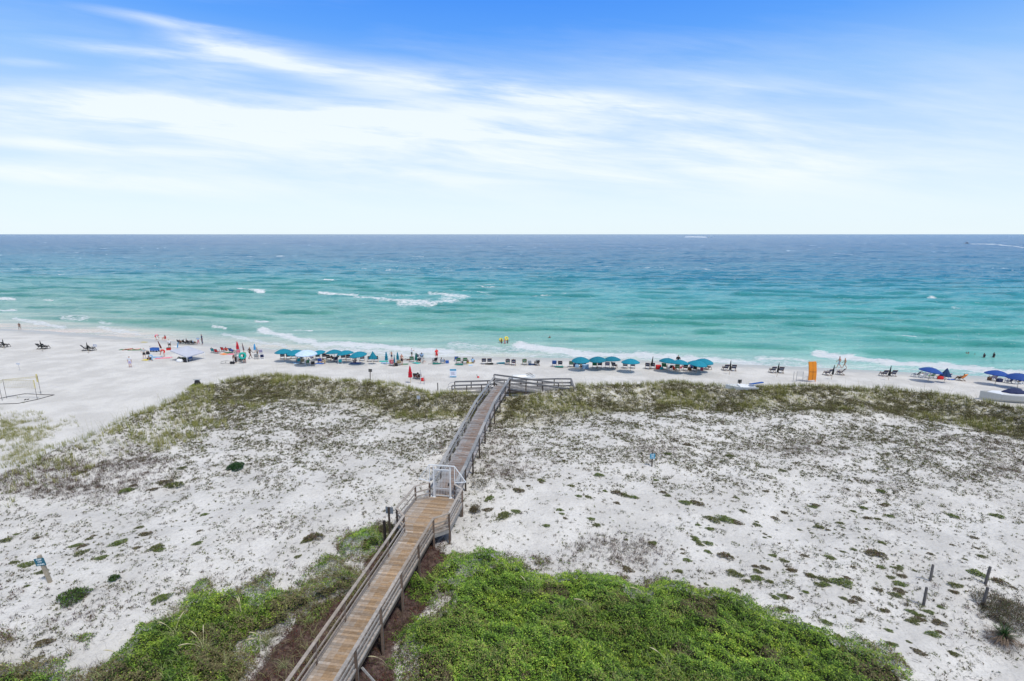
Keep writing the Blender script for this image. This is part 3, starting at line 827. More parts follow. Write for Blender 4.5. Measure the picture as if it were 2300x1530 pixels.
lb = ((X < -8) & (rg.uniform(0, 1, len(X)) < .85 * sstep(.42, .60, fbm(X / 1.3, Y / 1.1, 44, 4))))[:, None]; col = np.where(lb, np.array([[.21, .18, .085]]) * rg.uniform(.45, 1.4, (len(X), 1)), col)
N = len(X)
p1 = ribbons(np.stack([X, Y, mz], -1), rg.uniform(0, 6.283, N), rg.uniform(-.3, .9, N), rg.uniform(.04, .085, N), rg.uniform(.028, .05, N), col, 1, 0, .5)
q_ = rg.uniform(0, 1, N) < .016; nb_ = int(q_.sum())
gb = ribbons(np.stack([X, Y, mz + .02], -1)[q_], rg.normal(2.9, 1.2, nb_), rg.uniform(.5, 1.35, nb_), rg.uniform(.3, .65, nb_), np.full(nb_, .013), np.array([[.30, .37, .14]]) * rg.uniform(.6, 1.4, (nb_, 1)), 4, 1.5, .2)
V, F, C = merge([(Vu, Fu, Cu), p1, gb])
o = npmesh('ground_cover', V, F, LEAF, C); tag(o, 'dense bright green creeping ground cover over the near dunes on both sides of the boardwalk', 'plants', None, 'stuff')

# --- dry reddish brown tangle beside the near boardwalk
def tw(X, Y, px, py):
    l = litter(X, Y) + .9 * (fbm(X / 1.1, Y / 1.1, 71) - .5)
    e = np.maximum(l, -np.abs(matsd(X, Y)) * 1.0 - .25)
    return np.clip(np.maximum(sstep(-.6, .6, l), .55 * sstep(-1.0, -.2, e)), 0, 1) * (Y < 31)
XY = scatter(15000, -26, 12, 14, 31, tw, 72)
a = plants(XY, 16, .28, .20, .012, [(.09, .045, .038), (.13, .075, .058), (.055, .028, .028), (.16, .12, .085), (.08, .032, .03), (.06, .06, .026)], (.1, 1.2), .12, 73)
b = plants(XY[::3], 9, .25, .07, .05, [(.10, .03, .025), (.07, .035, .035), (.08, .09, .03), (.14, .07, .04)], (-.2, .9), .15, 74)
lz = XY[(XY[:, 0] < -8.0 + .15 * (XY[:, 1] - 17.5))][::4]; c = plants(lz, 8, .12, .50, .016, [(.20, .20, .09), (.26, .25, .13), (.17, .15, .08)], (.6, 1.4), .1, 75, nseg=4, droop=1.6)
V, F, C = merge([a, b, c]); o = npmesh('dead_vines', V, F, TWIG, C)
tag(o, 'reddish brown tangle of dead vines and litter under the near boardwalk', 'plants', None, 'stuff')

# --- small weeds speckling the white dune sand
BROWN = [  # darker brown patches: photo x, y, rx, ry, strength
    (1355, 1222, 70, 22, 1.6), (1450, 1240, 45, 22, 1.2), (1400, 1232, 90, 30, .5), (130, 1072, 150, 32, 1.5), (250, 1060, 100, 24, 1.1), (180, 1100, 160, 24, .8), (330, 1030, 80, 20, .5), (30, 1090, 80, 30, .6), (1120, 1000, 50, 50, .5), (1130, 1060, 60, 22, .7),
    (1070, 1150, 14, 30, .6), (1000, 1010, 40, 40, .4), (1480, 1010, 60, 25, .5), (1200, 1040, 60, 18, .4), (1800, 1010, 140, 22, .5), (2200, 1000, 130, 30, .5), (2260, 1060, 90, 30, .5),
    (1950, 1100, 120, 20, .4), (2240, 1420, 80, 45, .7), (2250, 1370, 70, 25, .8), (900, 1140, 18, 22, .5), (870, 1190, 18, 16, .5), (640, 1190, 90, 20, .3), (700, 980, 60, 20, .35),
    (560, 1060, 90, 20, .3), (150, 1400, 140, 26, .45), (250, 1360, 90, 22, .4), (60, 1330, 60, 30, .4), (480, 1300, 90, 20, .4), (1650, 1290, 70, 16, .4), (1760, 1240, 90, 18, .35), (2120, 1330, 60, 24, .3)]
def brown(px, py):
    s = 0
    for x, y, rx, ry, a in BROWN: s = s + a * np.exp(-(((px - x) / rx) ** 2 + ((py - y) / ry) ** 2))
    return np.clip(s, 0, 1)
def weeds(X, Y, px, py):
    sd = polysd(X, Y, CRP)
    base = np.interp(py, [880, 930, 1000, 1060, 1120, 1250, 1400, 1530], [.95, .85, .85, .62, .32, .26, .32, .3])
    left = np.interp(px, [0, 500, 900, 1100, 1300, 1600, 2300], [1.0, .95, .9, .8, .8, 1.05, 1.25])
    clean = 1 - .75 * np.exp(-(((px - 1350) / 260) ** 2 + ((py - 1140) / 45) ** 2)) - .6 * np.exp(-(((px - 1750) / 220) ** 2 + ((py - 1210) / 60) ** 2))
    nz = sstep(.40, .58, fbm(X / 2.1 + Y / 5, Y / 1.5, 81, 5)); n3 = sstep(.45, .62, vn(X / .55, Y / .45, 86))
    d = base * left * clean * (.10 + 1.0 * nz + .35 * n3) + .55 * brown(px, py)
    return d * sstep(.3, 2.0, sd) * (matsd(X, Y) < .15) * (litter(X, Y) < .2)
XY = scatter(210000, -62, 90, 13, 66, weeds, 82)
px, py = proj(XY[:, 0], XY[:, 1], np.full(len(XY), 1.7))
bmask = RNG.uniform(0, 1, len(XY)) < brown(px, py) * 1.1
size = .035 + .12 * RNG.uniform(0, 1, len(XY)) ** 2.5 + .0017 * np.clip(XY[:, 1] - 20, 0, 60)
big_ = RNG.uniform(0, 1, len(XY)) < .07; size = np.where(big_, size * 2.2 + .05, size)
lsz = .040 + .0011 * XY[:, 1]
WP = [(.085, .09, .03), (.11, .10, .04), (.05, .05, .022), (.14, .16, .04), (.15, .11, .06), (.09, .06, .04), (.12, .14, .035)]
a = plants(XY[~bmask], 8, size[~bmask], lsz[~bmask], lsz[~bmask] * .48, WP, (-.1, 1.1), .07, 83, tonevar=.5)
b = plants(XY[bmask], 13, size[bmask] * 1.5 + .05, .15, .017, [(.12, .075, .06), (.08, .045, .04), (.16, .115, .09), (.08, .07, .04)], (.1, 1.3), .10, 84, tonevar=.4)
far = XY[(~bmask)][::2]
c = plants(far, 3, .16, .17, .012, [(.13, .115, .07), (.09, .085, .05), (.17, .15, .10)], (.3, 1.4), 0, 85)
bb = XY[big_]; d = plants(bb, 16, size[big_] * 1.1, lsz[big_] * 1.1, lsz[big_] * .5, [(.09, .115, .03), (.12, .14, .04), (.08, .08, .035), (.13, .10, .06)], (-.1, 1.0), .10, 87)
ss_ = scatter(60000, -62, 60, 13, 46, weeds, 88); ss_ = ss_[::2]
e_ = plants(ss_[ss_[:, 1] < 38], 2, .10, .30, .015, [(.09, .07, .055), (.06, .05, .04), (.13, .11, .085)], (-.02, .25), .03, 89, nseg=3, droop=.25, lean=.5)
V, F, C = merge([a, b, c, d, e_]); o = npmesh('dune_weeds', V, F, LEAF, C)
tag(o, 'countless small dark weeds speckling the white dune sand', 'plants', None, 'stuff')

# --- grass belt along the dune crest
def belt(X, Y, px, py):
    sd = polysd(X, Y, CRP)
    rt = np.interp(px, [500, 1000, 1400, 2300], [0, .3, 1.8, 2.2])
    b = sstep(-.7, .3, sd) * (1 - sstep(4.0, 7.0, sd - rt + 3.5 * (fbm(X / 6, Y / 5, 90, 3) - .5)))
    lft = np.interp(px, [0, 330, 480, 620], [.16, .28, .55, 1.0])
    nz = .35 + .9 * sstep(.33, .55, fbm(X / 1.7, Y / 1.5, 91, 3))
    bare = 1 - .95 * np.exp(-(((px - 1375) / 55) ** 2 + ((py - 893) / 9) ** 2)) - .6 * np.exp(-(((px - 690) / 60) ** 2 + ((py - 885) / 9) ** 2)) - .95 * np.exp(-(((px - 1000) / 30) ** 2 + ((py - 868) / 12) ** 2))
    st_ = 0
    for x_, y_, rx_, ry_ in ((620, 885, 90, 14), (540, 915, 60, 16), (460, 948, 60, 14), (395, 980, 50, 14), (350, 998, 40, 10)): st_ = st_ + np.exp(-(((px - x_) / rx_) ** 2 + ((py - y_) / ry_) ** 2))
    return np.clip(b * lft * nz * bare + .8 * np.clip(st_, 0, 1) * (polysd(X, Y, CRP) > .5), 0, 1) * (matsd(X, Y) < 0) * ((X > -8.5) & (X < 7.6) & (Y > 57) & (Y < 62.2) == False) * (np.abs((X + 7.5) - .15 * (Y - 17.55) - .3) > 1.0)
XY = scatter(95000, -62, 100, 26, 72, belt, 92)
sd = polysd(XY[:, 0], XY[:, 1], CRP)
px, py = proj(XY[:, 0], XY[:, 1], np.full(len(XY), 2.2))
low = (sd > 1.4) & (fbm(XY[:, 0] / 4, XY[:, 1] / 3, 93, 3) < .56) & (px > 480)
GR = [(.24, .24, .06), (.28, .27, .09), (.18, .20, .05), (.34, .31, .13), (.15, .17, .04)]
a = plants(XY[~low], 10, .18, .46, .028, GR, (.75, 1.5), 0, 94, nseg=2, droop=.5, lean=2.8)
b = plants(XY[low], 22, .34, .13, .045, [(.11, .11, .04), (.15, .13, .065), (.08, .075, .035), (.17, .165, .06), (.11, .08, .05), (.20, .185, .075)], (-.1, 1.2), .20, 95)
c = plants(XY[low][::2], 5, .2, .30, .014, GR, (.7, 1.5), 0, 96, nseg=2, droop=.5, lean=2.8)
V, F, C = merge([a, b, c]); o = npmesh('crest_grass', V, F, LEAF, C)
tag(o, 'belt of olive green dune grass and low scrub along the seaward dune crest', 'grass', None, 'stuff')

# --- tall thin sea oats standing above the crest, and the patch by the volleyball court
def oats(X, Y, px, py):
    sd = polysd(X, Y, CRP)
    hot = np.exp(-((px - 560) / 60) ** 2) + 1.2 * np.exp(-((px - 1285) / 60) ** 2) + .4 * np.exp(-((px - 860) / 60) ** 2) + .5 * np.exp(-((px - 1530) / 40) ** 2) + .35 * (px > 1700) + .5 * np.exp(-((px - 300) / 110) ** 2) + .15
    return sstep(-1.5, -.5, sd) * (1 - sstep(.8, 2.0, sd)) * hot
XY = scatter(7500, -62, 90, 34, 72, oats, 97)
a = plants(XY, 3, .25, 1.25, .020, [(.36, .34, .23), (.30, .30, .18), (.42, .39, .28)], (1.0, 1.5), 0, 98, nseg=3, droop=.75, lean=2.9)
def patch(X, Y, px, py):
    g = np.exp(-(((px + 10) / 95) ** 2 + ((py - 985) / 42) ** 2)) + .6 * np.exp(-(((px - 80) / 60) ** 2 + ((py - 950) / 10) ** 2))
    return np.clip(g * 1.3 * sstep(.38, .55, fbm(X / 1.5, Y / 1.5, 99, 3)), 0, 1) * (polysd(X, Y, CRP) < -.8)
XY2 = scatter(26000, -66, -32, 34, 62, patch, 100)
b = plants(XY2, 8, .16, .34, .018, GR + [(.30, .29, .15)], (.6, 1.4), 0, 101, nseg=2, droop=.6, lean=2.8)
V, F, C = merge([a, b]); o = npmesh('beach_grass', V, F, LEAF, C)
tag(o, 'sparse pale beach grass leaning in the wind at the foot of the dunes', 'grass', None, 'stuff')

# --- individual plants
CUSH = [(12, 1215, 14), (171, 1227, 13), (187, 1227, 11), (201, 1211, 8), (267, 1221, 18), (308, 1231, 9), (350, 1231, 16), (229, 1254, 14), (327, 1201, 14), (183, 1243, 15),
        (362, 1346, 21), (98, 1445, 19), (95, 1286, 13), (61, 1270, 18), (370, 1085, 18), (390, 1092, 22), (285, 1103, 16), (345, 1100, 10), (410, 1052, 10), (1345, 1068, 12), (1165, 1103, 14),
        (1215, 1080, 10), (1100, 1120, 12), (1096, 1146, 12), (1132, 1160, 20), (1160, 1150, 12), (1386, 1108, 14), (1405, 1114, 12), (1425, 1118, 10), (1490, 1107, 9), (1499, 1114, 9), (1540, 1130, 14), (1566, 1132, 16),
        (1600, 1168, 18), (1630, 1168, 20), (1655, 1175, 14), (1340, 1180, 10), (1565, 1215, 10), (1630, 1250, 18), (1650, 1290, 18), (1700, 1300, 15), (1780, 1282, 11), (1850, 1303, 13),
        (1890, 1310, 24), (1965, 1245, 22), (1840, 1185, 12), (2140, 1160, 12), (1410, 1280, 14), (1525, 1284, 10), (1760, 1340, 12), (2025, 1295, 12), (2000, 1298, 10), (2021, 1313, 15), (2019, 1327, 13),
        (2012, 1338, 14), (2048, 1375, 11), (2109, 1400, 16), (2049, 1398, 13), (2096, 1426, 16), (2064, 1466, 14), (2143, 1470, 12), (2195, 1290, 19), (2244, 1308, 19), (2146, 1316, 15), (1940, 1142, 10),
        (1740, 1165, 10), (1700, 1180, 10), (2240, 1160, 14), (705, 1208, 22), (690, 1215, 14), (1590, 1240, 9), (1930, 1395, 10), (1895, 1345, 9), (1500, 1020, 9), (1545, 1000, 12), (1640, 1025, 10)]
def foliage(name, r, hgt_, n, pal, leaf=(.055, .035), seed=1, top=.25, stems=False, flat=1.0):
    rg = np.random.default_rng(seed)
    a = rg.uniform(0, 2 * np.pi, n); q = np.sqrt(rg.uniform(0, 1, n)); lob = 1 + .18 * np.sin(a * 3 + seed) + .12 * np.sin(a * 5 + 2 * seed)
    x = q * np.cos(a) * r * lob; y = q * np.sin(a) * r * lob * flat
    z = hgt_ * np.sqrt(np.clip(1 - q ** 2, 0, 1)) * rg.uniform(1 - top, 1.05, n) + .01
    pal = np.array(pal); col = pal[rg.integers(0, len(pal), n)] * rg.uniform(.6, 1.45, n)[:, None]
    V, F, C = ribbons(np.stack([x, y, z], -1), rg.uniform(0, 6.28, n), rg.uniform(-.2, 1.1, n), leaf[0] * rg.uniform(.6, 1.4, n), leaf[1] * rg.uniform(.6, 1.4, n), col, 1, 0, .5)
    return V, F, C
CPALS = [[(.12, .135, .045), (.16, .17, .05), (.075, .085, .03)], [(.13, .18, .04), (.09, .125, .03), (.18, .21, .06)], [(.15, .12, .06), (.12, .075, .055), (.11, .12, .04)]]
protos = []
for i in range(6):
    V, F, C = foliage('', .5, .16, 420, CPALS[i % 3], (.07, .045), 20 + i, .5, flat=.62)
    me = npmesh('cushion_plant', V, F, LEAF, C); protos.append(me.data); bpy.data.objects.remove(me)
CL = ['low olive green cushion plant on the white dune sand', 'low leafy green cushion plant on the white dune sand', 'low cushion plant turning brown on the white dune sand']
rc = np.random.default_rng(55)
while len(CUSH) < 200:
    zone = rc.uniform()
    if zone < .55: x, y = rc.normal(1780, 190), rc.normal(1255, 75)
    elif zone < .72: x, y = rc.normal(2080, 110), rc.normal(1380, 80)
    elif zone < .85: x, y = rc.normal(1200, 130), rc.normal(1110, 45)
    else: x, y = rc.normal(260, 170), rc.normal(1190, 90)
    if not (5 < x < 2290 and 1040 < y < 1510): continue
    wx, wy = un(x, y, 1.7)
    if matsd(np.array([wx]), np.array([wy]))[0] > -.3 or litter(np.array([wx]), np.array([wy]))[0] > -.8 or (720 < x < 1080): continue
    CUSH.append((x, y, rc.uniform(5, 12) * (y / 1250)))
for i, (x, y, r) in enumerate(CUSH):
    g = ground(x, y); o = bpy.data.objects.new('cushion_plant', protos[i % 6]); COL.objects.link(o); o.location = g
    sc = r * (HC - g[2]) / (.979 * (y - 526)) * 2.0; o.scale = (sc, sc, sc * .8); o.rotation_euler = (0, 0, (.5 if x < 1150 else -.5) + random.uniform(-.4, .4) + (math.pi if random.random() < .5 else 0))
    tag(o, CL[i % 3], 'plant', ['olive cushion plants scattered over the dunes', 'green cushion plants scattered over the dunes', 'browning cushion plants scattered over the dunes'][i % 3])
def single(name, px, py, r, h, n, pal, label, leaf=(.09, .05), seed=3):
    V, F, C = foliage('', r, h, n, pal, leaf, seed, .6); o = npmesh(name, V, F, LEAF, C); o.location = ground(px, py); tag(o, label, 'shrub'); return o
single('shrub', 530, 1052, .62, .42, 1500, [(.025, .07, .02), (.035, .09, .025)], 'small round dark green shrub alone on the sand left of the gate', (.08, .05), 4)
single('shrub', 165, 1345, .62, .40, 900, [(.09, .17, .02), (.05, .10, .02), (.08, .07, .05)], 'bright green low shrub on the sand below the left wooden sign post', (.11, .045), 5)
single('shrub', 256, 1302, .26, .2, 200, [(.05, .10, .02), (.04, .07, .02)], 'small dark leafy sprig on the sand right of the left sign', (.1, .05), 6)
single('shrub', 1078, 1090, .8, .35, 500, [(.10, .09, .04), (.09, .07, .045)], 'brownish rounded scrub beside the boardwalk just right of the gate', (.1, .03), 7)
single('shrub', 1066, 1150, .35, .4, 450, [(.12, .09, .055), (.10, .085, .04)], 'upright tan dry bush on the sand right of the gate', (.12, .03), 8)
single('shrub', 868, 1190, .55, .35, 700, [(.09, .10, .035), (.11, .08, .05)], 'olive and brown scrub against the left railing below the grey sign', (.09, .04), 9)

# arching clumps of sea oats and broad grasses close to the camera
def oat(px, py, n, ln, seeds, seed, label, pal=None):
    rg = np.random.default_rng(seed); g = ground(px, py); sd = matsd(np.array([g[0]]), np.array([g[1]])); m = float(mound(np.array([g[0]]), np.array([g[1]]), sd)[0])
    e = empty('sea_oats', (g[0], g[1], g[2] + m * .5), 0, label, 'grass', 'arching sea oats among the near ground cover')
    base = rg.normal(0, .05, (n, 3)) * np.array([1, 1, 0]); pal = np.array(pal or [(.23, .27, .10), (.32, .35, .17), (.16, .21, .07), (.38, .38, .22)])
    col = pal[rg.integers(0, len(pal), n)] * rg.uniform(.8, 1.2, n)[:, None]
    V, F, C = ribbons(base, rg.uniform(0, 6.28, n), rg.uniform(.8, 1.45, n), ln * rg.uniform(.6, 1.2, n), np.full(n, .016), col, 6, 1.9, .15)
    o = npmesh('blades', V, F, LEAF, C); o.parent = e
    for k in range(seeds):
        az = 2.9 + rg.normal(0, .5); L_ = ln * 1.35; pts = []; p = np.array([0., 0, 0]); el_ = 1.35
        for j in range(9):
            pts.append(Vector(p)); p = p + np.array([math.cos(az) * math.cos(el_), math.sin(az) * math.cos(el_), math.sin(el_)]) * L_ / 8; el_ -= .19
        mb = MB(); mb.tube(pts, [.006] * 6 + [.02, .026, .008], 5, (.50, .45, .28))
        mb.build('seed_head', TWIG, e)
OATS = [(462, 1480, 46, 1.0, 3, 'sea oats tuft with three pale plumes, lowest of the left green mat'), (395, 1440, 34, .9, 2, 'sea oats tuft with two plumes in the middle of the left green mat'),
        (545, 1395, 34, .85, 2, 'sea oats tuft with two plumes near the right end of the left green mat'), (600, 1450, 44, .9, 2, 'wide sea oats tuft in brown litter left of the boardwalk'),
        (285, 1500, 40, .9, 1, 'sea oats tuft near the bottom edge, second from the left'), (510, 1510, 50, 1.0, 0, 'dense arching grass tuft without plumes at the bottom edge left of the boardwalk'),
        (640, 1500, 30, .8, 0, 'thin brownish grass tuft close to the boardwalk rail at the bottom'), (40, 1520, 30, .8, 1, 'sea oats tuft in the bottom left corner'),
        (690, 1400, 26, .7, 0, 'small grass tuft in dead vines beside the left railing'), (745, 1290, 26, .6, 0, 'pale grass tuft in the green patch left of the railing'),
        (985, 1420, 26, .8, 0, 'arching grass tuft at the left edge of the right green mat'), (1050, 1385, 30, .8, 0, 'arching grass tuft near the upper left of the right green mat'),
        (1190, 1340, 34, .8, 1, 'sea oats tuft near the top of the right green mat'), (1255, 1385, 34, .9, 0, 'arching grass tuft in the upper middle of the right green mat'),
        (1325, 1380, 34, .9, 1, 'sea oats tuft right of the middle of the right green mat'), (1120, 1485, 26, .8, 0, 'arching grass tuft low in the left half of the right green mat'),
        (1450, 1360, 40, .9, 1, 'wide sea oats tuft at the right of the right green mat'), (1500, 1515, 26, .9, 1, 'sea oats tuft with a pale plume at the bottom right of the mat'),
        (1640, 1420, 30, .8, 0, 'arching grass tuft on the right slope of the right green mat'), (870, 1500, 12, .9, 1, 'single pale plume bending over the sand beside the lowest right post'),
        (1750, 1480, 24, .8, 0, 'arching grass tuft nearest the right tip of the green mat')]
for i, (x, y, n, l, sdn, lb) in enumerate(OATS): oat(x, y, n, l, sdn, 200 + i, lb)
# spiky yucca with its skirt of dead leaves
g = ground(2253, 1442); e = empty('yucca', g, 0, 'spiky dark green yucca with a skirt of dead brown leaves at the far right', 'plant')
rg = np.random.default_rng(8); e.scale = (1.15, 1.15, 1.0); n = 110
V, F, C = ribbons(np.tile([[0, 0, .35]], (n, 1)) + rg.normal(0, .03, (n, 3)), rg.uniform(0, 6.28, n), rg.uniform(.25, 1.5, n), rg.uniform(.45, .65, n), np.full(n, .032), np.array([(.03, .07, .02)]) * rg.uniform(.6, 2.0, (n, 1)), 2, .2, .1)
o = npmesh('leaves', V, F, LEAF, C); o.parent = e
n = 260; V, F, C = ribbons(np.tile([[0, 0, .32]], (n, 1)) + rg.normal(0, .05, (n, 3)), rg.uniform(0, 6.28, n), rg.uniform(-.2, .5, n), rg.uniform(.5, .85, n), np.full(n, .02), np.array([(.20, .15, .11)]) * rg.uniform(.4, 1.4, (n, 1)), 3, 1.2, .2)
o = npmesh('dead_leaves', V, F, TWIG, C); o.parent = e
mb = MB(); mb.tube([(0, 0, -.1), (0, 0, .36)], [.09, .07], 8, (.10, .07, .05)); mb.build('trunk', TWIG, e)
V, F, C = foliage('', 1.3, .5, 3200, [(.10, .085, .05), (.13, .10, .06), (.07, .09, .03), (.09, .065, .05)], (.16, .02), 15, .7); o = npmesh('scrub', V, F, LEAF, C); o.location = ground(2262, 1380)
tag(o, 'wide brown and olive scrub behind the yucca at the right edge', 'shrub')
# ------------------------------------------------------------------ people
SKINS = {'tan': (.42, .24, .16), 'fair': (.60, .40, .31), 'red': (.55, .28, .20), 'brown': (.20, .105, .065)}
PCOL = {'white': (.72, .73, .76), 'grey': (.38, .40, .40), 'black': (.02, .02, .024), 'navy': (.02, .03, .09), 'blue': (.04, .13, .42), 'light_blue': (.30, .48, .68), 'teal': (.02, .30, .34),
        'green': (.05, .22, .10), 'red': (.62, .03, .03), 'pink': (.70, .22, .28), 'orange': (.80, .25, .05), 'lavender': (.42, .38, .55), 'yellow': (.70, .58, .08), 'brown': (.18, .09, .05),
        'blond': (.50, .34, .16), 'darkhair': (.03, .022, .018), 'khaki': (.40, .33, .20), 'tealbright': (.02, .45, .42)}
def cloth(n): return mat('cloth_' + n, PCOL[n], .85, 0, .12, 12)
def skinm(n): return mat('skin_' + n, SKINS[n], .6, 0, .06, 8)

BONES = [('pelvis', 'belly'), ('belly', 'chest'), ('chest', 'neck'), ('neck', 'head'), ('head', 'crown'), ('head', 'nose')]
for s_ in 'LR':
    BONES += [('chest', 'sh' + s_), ('sh' + s_, 'el' + s_), ('el' + s_, 'wr' + s_), ('wr' + s_, 'pa' + s_), ('pelvis', 'hi' + s_), ('hi' + s_, 'kn' + s_), ('kn' + s_, 'an' + s_), ('an' + s_, 'to' + s_)]
RAD = dict(pelvis=.125, belly=.115, chest=.135, neck=.055, head=.088, crown=.06, nose=.018, sh=.06, el=.042, wr=.028, pa=.034, hi=.088, kn=.056, an=.038, to=.03)
STAND = dict(pelvis=(0, 0, .93), belly=(0, .01, 1.1), chest=(0, 0, 1.29), neck=(0, 0, 1.46), head=(0, .02, 1.58), crown=(0, .0, 1.68), nose=(0, .115, 1.575),
             shL=(-.18, 0, 1.40), elL=(-.23, -.03, 1.13), wrL=(-.24, .04, .89), paL=(-.24, .06, .82), shR=(.18, 0, 1.40), elR=(.23, -.03, 1.13), wrR=(.24, .04, .89), paR=(.24, .06, .82),
             hiL=(-.09, 0, .88), knL=(-.11, .02, .49), anL=(-.11, -.02, .09), toL=(-.12, .14, .04), hiR=(.09, 0, .88), knR=(.11, .02, .49), anR=(.11, -.02, .09), toR=(.12, .14, .04))
def P(**k): d = dict(STAND); d.update(k); return d
POSES = {
 'stand': STAND,
 'walk': P(elL=(-.24, -.12, 1.15), wrL=(-.24, -.02, .92), paL=(-.24, .02, .86), elR=(.24, .08, 1.14), wrR=(.23, .22, .96), paR=(.23, .27, .91), knL=(-.1, .17, .50), anL=(-.1, .26, .10), toL=(-.1, .41, .06),
           knR=(.1, -.05, .48), anR=(.1, -.33, .14), toR=(.1, -.22, .03)),
 'akimbo': P(elL=(-.36, -.06, 1.15), wrL=(-.20, .05, 1.0), paL=(-.15, .08, .98), elR=(.36, -.06, 1.15), wrR=(.20, .05, 1.0), paR=(.15, .08, .98), hiL=(-.1, 0, .88), anL=(-.18, -.02, .09), toL=(-.2, .13, .04), anR=(.18, -.02, .09), toR=(.2, .13, .04)),
 'bend': P(pelvis=(0, -.15, .88), belly=(0, -.02, 1.0), chest=(0, .18, 1.03), neck=(0, .34, .98), head=(0, .43, .90), crown=(0, .52, .84), nose=(0, .45, .80), shL=(-.18, .28, 1.0), elL=(-.2, .33, .73), wrL=(-.17, .42, .50), paL=(-.16, .44, .43),
           shR=(.18, .28, 1.0), elR=(.2, .33, .73), wrR=(.17, .42, .50), paR=(.16, .44, .43), hiL=(-.09, -.13, .84), hiR=(.09, -.13, .84), knL=(-.13, .0, .47), knR=(.13, .0, .47)),
 'sit': P(pelvis=(0, -.14, .42), belly=(0, -.22, .56), chest=(0, -.31, .73), neck=(0, -.37, .89), head=(0, -.36, 1.0), crown=(0, -.38, 1.10), nose=(0, -.27, 1.01), shL=(-.18, -.34, .84), elL=(-.30, -.18, .64), wrL=(-.30, .05, .62), paL=(-.30, .11, .61),
          shR=(.18, -.34, .84), elR=(.30, -.18, .64), wrR=(.30, .05, .62), paR=(.30, .11, .61), hiL=(-.09, -.08, .42), knL=(-.13, .34, .52), anL=(-.14, .62, .14), toL=(-.15, .74, .10), hiR=(.09, -.08, .42), knR=(.13, .34, .50), anR=(.14, .66, .13), toR=(.15, .78, .10)),
 'sitground': P(pelvis=(0, -.1, .13), belly=(0, -.12, .30), chest=(0, -.08, .48), neck=(0, -.03, .64), head=(0, .02, .75), crown=(0, .0, .85), nose=(0, .11, .74), shL=(-.18, -.05, .58), elL=(-.24, .10, .38), wrL=(-.15, .28, .38), paL=(-.1, .33, .38),
                shR=(.18, -.05, .58), elR=(.24, .10, .38), wrR=(.15, .28, .38), paR=(.1, .33, .38), hiL=(-.09, -.06, .13), knL=(-.16, .30, .40), anL=(-.12, .48, .07), toL=(-.12, .60, .04), hiR=(.09, -.06, .13), knR=(.16, .30, .40), anR=(.12, .48, .07), toR=(.12, .60, .04)),
 'lie': P(pelvis=(0, 0, .12), belly=(0, .17, .12), chest=(0, .35, .13), neck=(0, .52, .13), head=(0, .63, .13), crown=(0, .73, .13), nose=(0, .64, .22), shL=(-.18, .46, .10), elL=(-.30, .25, .06), wrL=(-.33, .02, .05), paL=(-.33, -.05, .05),
          shR=(.18, .46, .10), elR=(.30, .25, .06), wrR=(.33, .02, .05), paR=(.33, -.05, .05), hiL=(-.09, -.05, .11), knL=(-.13, -.42, .14), anL=(-.14, -.82, .06), toL=(-.15, -.86, .16), hiR=(.09, -.05, .11), knR=(.13, -.40, .26), anR=(.14, -.72, .06), toR=(.15, -.85, .05)),
 'reach': P(elL=(-.27, .16, 1.30), wrL=(-.20, .36, 1.22), paL=(-.17, .42, 1.21), elR=(.27, .16, 1.30), wrR=(.20, .36, 1.22), paR=(.17, .42, 1.21)),
 'crouch': P(pelvis=(0, -.15, .34), belly=(0, -.06, .48), chest=(0, .06, .62), neck=(0, .16, .75), head=(0, .22, .85), crown=(0, .23, .94), nose=(0, .31, .83), shL=(-.18, .1, .70), elL=(-.22, .28, .50), wrL=(-.15, .42, .32), paL=(-.13, .45, .26),
             shR=(.18, .1, .70), elR=(.22, .28, .50), wrR=(.15, .42, .32), paR=(.13, .45, .26), hiL=(-.09, -.12, .33), knL=(-.16, .22, .42), anL=(-.13, -.02, .09), toL=(-.14, .14, .04), hiR=(.09, -.12, .33), knR=(.16, .22, .42), anR=(.13, -.02, .09), toR=(.14, .14, .04)),
}
REG = {'shirt': [('pelvis', 'belly'), ('belly', 'chest'), ('chest', 'neck'), ('chest', 'shL'), ('chest', 'shR'), ('shL', 'elL'), ('shR', 'elR')],
       'shorts': [('pelvis', 'hiL'), ('pelvis', 'hiR'), ('hiL', 'knL'), ('hiR', 'knR')]}
BODY = {}
